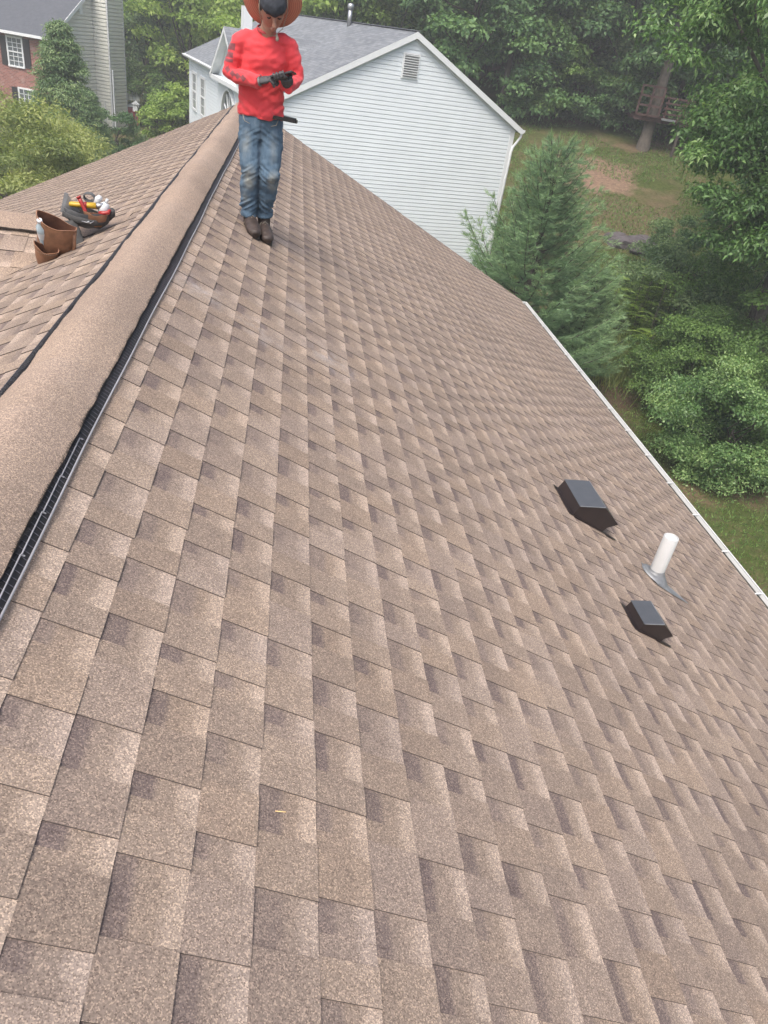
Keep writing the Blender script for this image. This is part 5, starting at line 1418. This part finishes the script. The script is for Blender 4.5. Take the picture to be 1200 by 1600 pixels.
# phone
pc = Vector((.640, 5.382, 8.712)); pa = Vector((.80, -.30, .30)).normalized(); pn_ = Vector((-.25, .30, .90)); pn_ = (pn_ - pa * pn_.dot(pa)).normalized(); pb = pn_.cross(pa)
ph = empty('phone'); ph.matrix_world = Matrix(((pa.x, pb.x, pn_.x, pc.x), (pa.y, pb.y, pn_.y, pc.y), (pa.z, pb.z, pn_.z, pc.z), (0, 0, 0, 1))); tag(ph, "dark smartphone held in the worker's gloved hands", 'phone')
b = MB(); b.box((0, 0, 0), (.150, .074, .009)); b.build('phone_case', M['phone_black'], ph)
b = MB(); b.box((0, 0, .0052), (.142, .067, .0012)); b.build('phone_screen', M['phone_glass'], ph)
# left hand holding the phone from below, fingers curled round its edge
b = MB(); wv = W_L; tgt = pc - pn_ * .022 + pa * .02
ax = (tgt - wv).normalized(); nrm = pn_; nrm = (nrm - ax * nrm.dot(ax)).normalized(); sdv = ax.cross(nrm)
b.tube([wv - ax * .03, wv, wv + (tgt - wv) * .55, tgt - ax * .005], [.030, .030, .040, .040], 12, ell=[.85, .78, .5, .45], side=sdv)
for k, o in enumerate((-.040, -.018, .004, .025)):
    p0 = pc - pn_ * .018 + pa * o + pb * .0; p1 = pc - pn_ * .016 + pa * (o - .004) - pb * .038; p2 = pc - pn_ * .001 + pa * (o - .006) - pb * .049; p3 = pc + pn_ * .012 + pa * (o - .008) - pb * .038
    finger(b, [p0, p1, p2, p3], .0100)
p0 = pc - pn_ * .015 + pa * .035 + pb * .02; finger(b, [p0, pc - pn_ * .004 + pa * .035 + pb * .047, pc + pn_ * .014 + pa * .018 + pb * .036], .0115)
me, _ = remesh('glove', b, M['glove_grey'], .0036, smooth=2); PL(link('glove', me))

# ------------------------------------------------------------------ tool belt pouches on the cross gable
def pouch(name, mats, rings, th, parent, loc=(0, 0, 0), rim=True):
    """open-topped leather pocket: rings = list of (centre, half width, half depth) bottom to top, local frame x width, y depth, z up"""
    b = MB(); n = 26; vs = []
    def ring(c, w, d, sk=0): return [(c[0] + w * math.cos(a) * (1 + .09 * mnoise.noise(Vector((math.cos(a) * 1.6, math.sin(a) * 1.6 + w * 9, c[2] * 14)))), c[1] + d * math.sin(a) * (1.0 if math.sin(a) < 0 else .6) * (1 + .14 * mnoise.noise(Vector((math.cos(a) * 1.9, 3 + w * 7, c[2] * 12)))), c[2] + sk * math.cos(a) + .010 * math.sin(2 * a + w * 20) * min(1, c[2] * 8) + .004 * math.sin(5 * a)) for a in [2 * math.pi * k / n for k in range(n)]]
    for (c, w, d, sk) in rings: vs += ring(c, w, d, sk)
    for (c, w, d, sk) in rings[::-1]: vs += ring((c[0], c[1], c[2] + (.004 if c is rings[0][0] else 0)), w - th, d - th, sk)
    m = 2 * len(rings)
    b.add(vs, [(j * n + i, j * n + (i + 1) % n, (j + 1) * n + (i + 1) % n, (j + 1) * n + i) for j in range(len(rings) - 1) for i in range(n)], 0, True)
    b.add(vs, [(j * n + i, j * n + (i + 1) % n, (j + 1) * n + (i + 1) % n, (j + 1) * n + i) for j in range(len(rings), m - 1) for i in range(n)], 1, True)
    k = len(rings) - 1
    b.add(vs, [(k * n + i, k * n + (i + 1) % n, (k + 1) * n + (i + 1) % n, (k + 1) * n + i) for i in range(n)], 0, False)
    b.add(vs[:n], [tuple(range(n))[::-1]], 0); b.add(vs[-n:], [tuple(range(n))], 1)
    o = b.build(name, mats, parent); o.location = loc; return o
LE = [M['leather'], M['leather_inner']]
r = empty('leather_pouch', (-.675, 4.78, 7.580)); r.rotation_euler = (math.radians(24), math.radians(12), math.radians(10)); r.scale = (.9, .9, .95); tag(r, 'brown leather tool pouch holding a water bottle on the cross ridge', 'tool pouch')
pouch('main_pocket', LE, [((0, .02, 0), .085, .045, 0), ((0, .02, .05), .105, .060, .0), ((-.004, .02, .11), .114, .075, .01), ((-.006, .02, .17), .118, .080, -.002), ((-.010, .018, .235), .124, .080, -.012), ((-.012, .018, .285), .128, .078, -.02)], .006, r)
pouch('front_pocket', LE, [((-.045, -.055, -.01), .055, .035, 0), ((-.048, -.062, .05), .068, .045, 0), ((-.052, -.066, .105), .074, .050, -.01), ((-.055, -.068, .135), .078, .052, -.01)], .005, r)
pouch('side_pocket', LE, [((.062, -.080, -.012), .040, .030, 0), ((.066, -.092, .03), .054, .044, 0), ((.068, -.094, .075), .052, .044, .008), ((.068, -.092, .10), .050, .042, .01)], .005, r)
b = MB(); b.tube([(.10, -.02, .25), (.112, -.03, .16), (.104, -.045, .06)], [.012] * 3, 6, ell=.35); b.build('leather_strap', M['leather'], r)
b = MB()
for k in range(22):
    a = math.pi + math.pi * k / 21; b.tube([(-.055 + .0785 * math.cos(a), -.068 + .0525 * math.sin(a), .118), (-.055 + .0795 * math.cos(a + .08), -.068 + .0535 * math.sin(a + .08), .118)], [.0012] * 2, 4)
b.build('stitching', M['lace'], r)
Mr = Matrix.Translation(r.location) @ r.rotation_euler.to_matrix().to_4x4()
def in_pouch(o, p, rot=(0, 0, 0)): 
    o.matrix_world = Mr @ Matrix.Translation(p) @ Matrix.Rotation(rot[0], 4, 'X') @ Matrix.Rotation(rot[1], 4, 'Y'); return o
bo = empty('water_bottle'); in_pouch(bo, (-.055, -.005, .10), (.1, -.25)); tag(bo, 'clear plastic water bottle with white cap standing in the leather pouch', 'bottle')
b = MB(); b.tube([(0, 0, 0), (0, 0, .012), (0, 0, .06), (0, 0, .075), (0, 0, .11), (0, 0, .135), (0, 0, .16), (0, 0, .168)], [.026, .031, .031, .029, .031, .030, .014, .013], 18); b.build('bottle_body', M['water'], bo)
b = MB(); b.tube([(0, 0, .166), (0, 0, .186)], [.0155, .015], 16); b.build('bottle_cap', M['white_plastic'], bo)
b = MB(); b.tube([(0, 0, .060), (0, 0, .105)], [.0318, .0322], 18, caps=False); b.build('bottle_label', M['white_plastic'], bo)
for k, (p0, p1) in enumerate((((.060, -.058, .09), (.092, -.10, .055)), ((.05, -.06, .07), (.075, -.055, .115)))):
    o = MB(); o.tube([p0, p1], [.004, .004], 8); o = o.build('marker', M['white_plastic']); o.matrix_world = Mr; tag(o, ['white marker lying across the side pocket of the leather pouch', 'white marker standing up in the side pocket'][k], 'marker')

r2 = empty('tool_belt', (-.535, 5.06, 7.735)); r2.rotation_euler = (0, math.radians(4), math.radians(6)); tag(r2, 'dark grey nylon tool belt bag full of tools behind the leather pouch', 'tool bag')
pouch('belt_bag', [M['nylon_grey'], M['nylon_dark']], [((0, 0, 0), .085, .06, 0), ((0, 0, .03), .120, .085, 0), ((0, 0, .075), .138, .095, -.006), ((0, 0, .095), .140, .096, -.006)], .008, r2)
pouch('leather_pocket', LE, [((.055, -.055, .02), .035, .02, 0), ((.055, -.06, .06), .062, .035, 0), ((.055, -.06, .10), .075, .042, 0)], .005, r2)
b = MB(); b.tube([(-.14, -.05, .06), (-.06, -.098, .05), (.03, -.108, .045), (.11, -.07, .05)], [.016, .02, .02, .016], 8, ell=.3, side=(0, 0, 1)); b.build('belt_strap', M['nylon_dark'], r2)
b = MB(); b.tube([(-.10, -.08, .03), (-.07, -.13, -.06), (-.03, -.17, -.125), (.02, -.185, -.15)], [.045, .062, .060, .030], 12, ell=[.4, .45, .4, .3], side=X)
me, _ = remesh('fabric_flap', b, M['nylon_dark'], .006, smooth=3, disp=lambda p: .005 * mnoise.noise(p * 22)); link('fabric_flap', me, r2)
b = MB(); b.tube([(-.02, -.115, .05), (.03, -.118, .046), (.05, -.11, .06)], [.003] * 3, 6); b.tube([(.018, -.12, .058), (.022, -.12, .046)], [.007] * 2, 8); b.build('buckle', M['steel'], r2)
Mr2 = Matrix.Translation(r2.location) @ r2.rotation_euler.to_matrix().to_4x4()
def tool(name, b, mat, label, cat):
    o = b.build(name, mat); o.matrix_world = Mr2; tag(o, label, cat); return o
root = empty('yellow_knife'); root.matrix_world = Mr2; tag(root, 'yellow handled tool lying across the top of the tool bag', 'tool')
b = MB(); b.tube([(-.105, -.02, .118), (-.09, -.02, .120), (.0, -.02, .128), (.055, -.02, .134)], [.013, .019, .022, .024], 14, ell=.8); b.build('tool_handle', M['yellow_plastic'], root)
b = MB(); b.tube([(.055, -.02, .134), (.075, -.02, .137), (.10, -.022, .150)], [.021, .016, .012], 12); b.build('tool_head', M['steel'], root)
b = MB(); b.tube([(-.02, -.02, .1265), (.0, -.02, .129)], [.0235, .0238], 12, ell=.8); b.build('tool_band', M['red_plastic'], root)
b = MB(); b.tube([(-.045, -.05, .175), (-.03, -.058, .150), (-.005, -.068, .105), (.0, -.07, .085)], [.013, .012, .011, .010], 10, ell=.7); b.tube([(-.048, -.05, .180), (-.043, -.05, .172)], [.015, .015], 10); tool('pliers', b, M['red_plastic'], 'red handled pliers leaning over the yellow tool', 'pliers')
root = empty('speed_square'); root.matrix_world = Mr2; tag(root, 'grey metal square standing at the left end of the tool bag', 'square')
b = MB(); b.prism([(-.145, -.01, .06), (-.045, -.01, .08), (-.118, -.01, .175)], (0, .005, 0)); b.build('square_plate', M['steel'], root)
b = MB(); b.bar((-.147, -.008, .058), (-.120, -.008, .178), .006, .024); b.build('square_fence', M['lead'], root)
root = empty('caulk_bottle'); root.matrix_world = Mr2; tag(root, 'white squeeze bottle at the right end of the tool bag', 'bottle')
b = MB(); b.tube([(.088, -.01, .09), (.10, -.01, .125), (.108, -.01, .150), (.112, -.01, .160)], [.030, .032, .026, .014], 12); b.build('bottle_body', M['white_plastic'], root)
b = MB(); b.tube([(.112, -.01, .160), (.118, -.01, .185)], [.011, .008], 10); b.build('bottle_cap', M['white_plastic'], root)
b = MB(); b.tube([(.075, -.05, .10), (.10, -.06, .105), (.128, -.055, .112), (.138, -.045, .13)], [.012, .014, .013, .008], 10); tool('chalk_reel', b, M['red_plastic'], 'red tool end beside the white squeeze bottle', 'tool')
b = MB()
for k in range(5):
    pts = [(.005 + .032 * math.cos(a), .045 + .010 * k - .02, .165 + .024 * math.sin(a)) for a in [2 * math.pi * q / 14 for q in range(15)]]
    b.tube(pts, .004, 6, caps=False)
tool('cord_coil', b, M['nylon_grey'], 'coil of grey cord at the back of the tool bag', 'cord')
b = MB(); b.tube([(.05, .03, .12), (.058, .028, .165), (.075, .024, .185)], [.018, .022, .020], 10); me, _ = remesh('work_glove', b, M['white_plastic'], .006, smooth=2, disp=lambda p: .006 * mnoise.noise(p * 50)); o = link('work_glove', me); o.matrix_world = Mr2; tag(o, 'crumpled white work glove tucked behind the yellow tool', 'glove')
b = MB(); b.tube([(.118, .0, .07), (.142, -.015, .10), (.150, -.03, .13)], [.026, .028, .016], 10); tool('tape_measure', b, M['nylon_dark'], 'dark rounded tape measure at the right rim of the tool bag', 'tape measure')
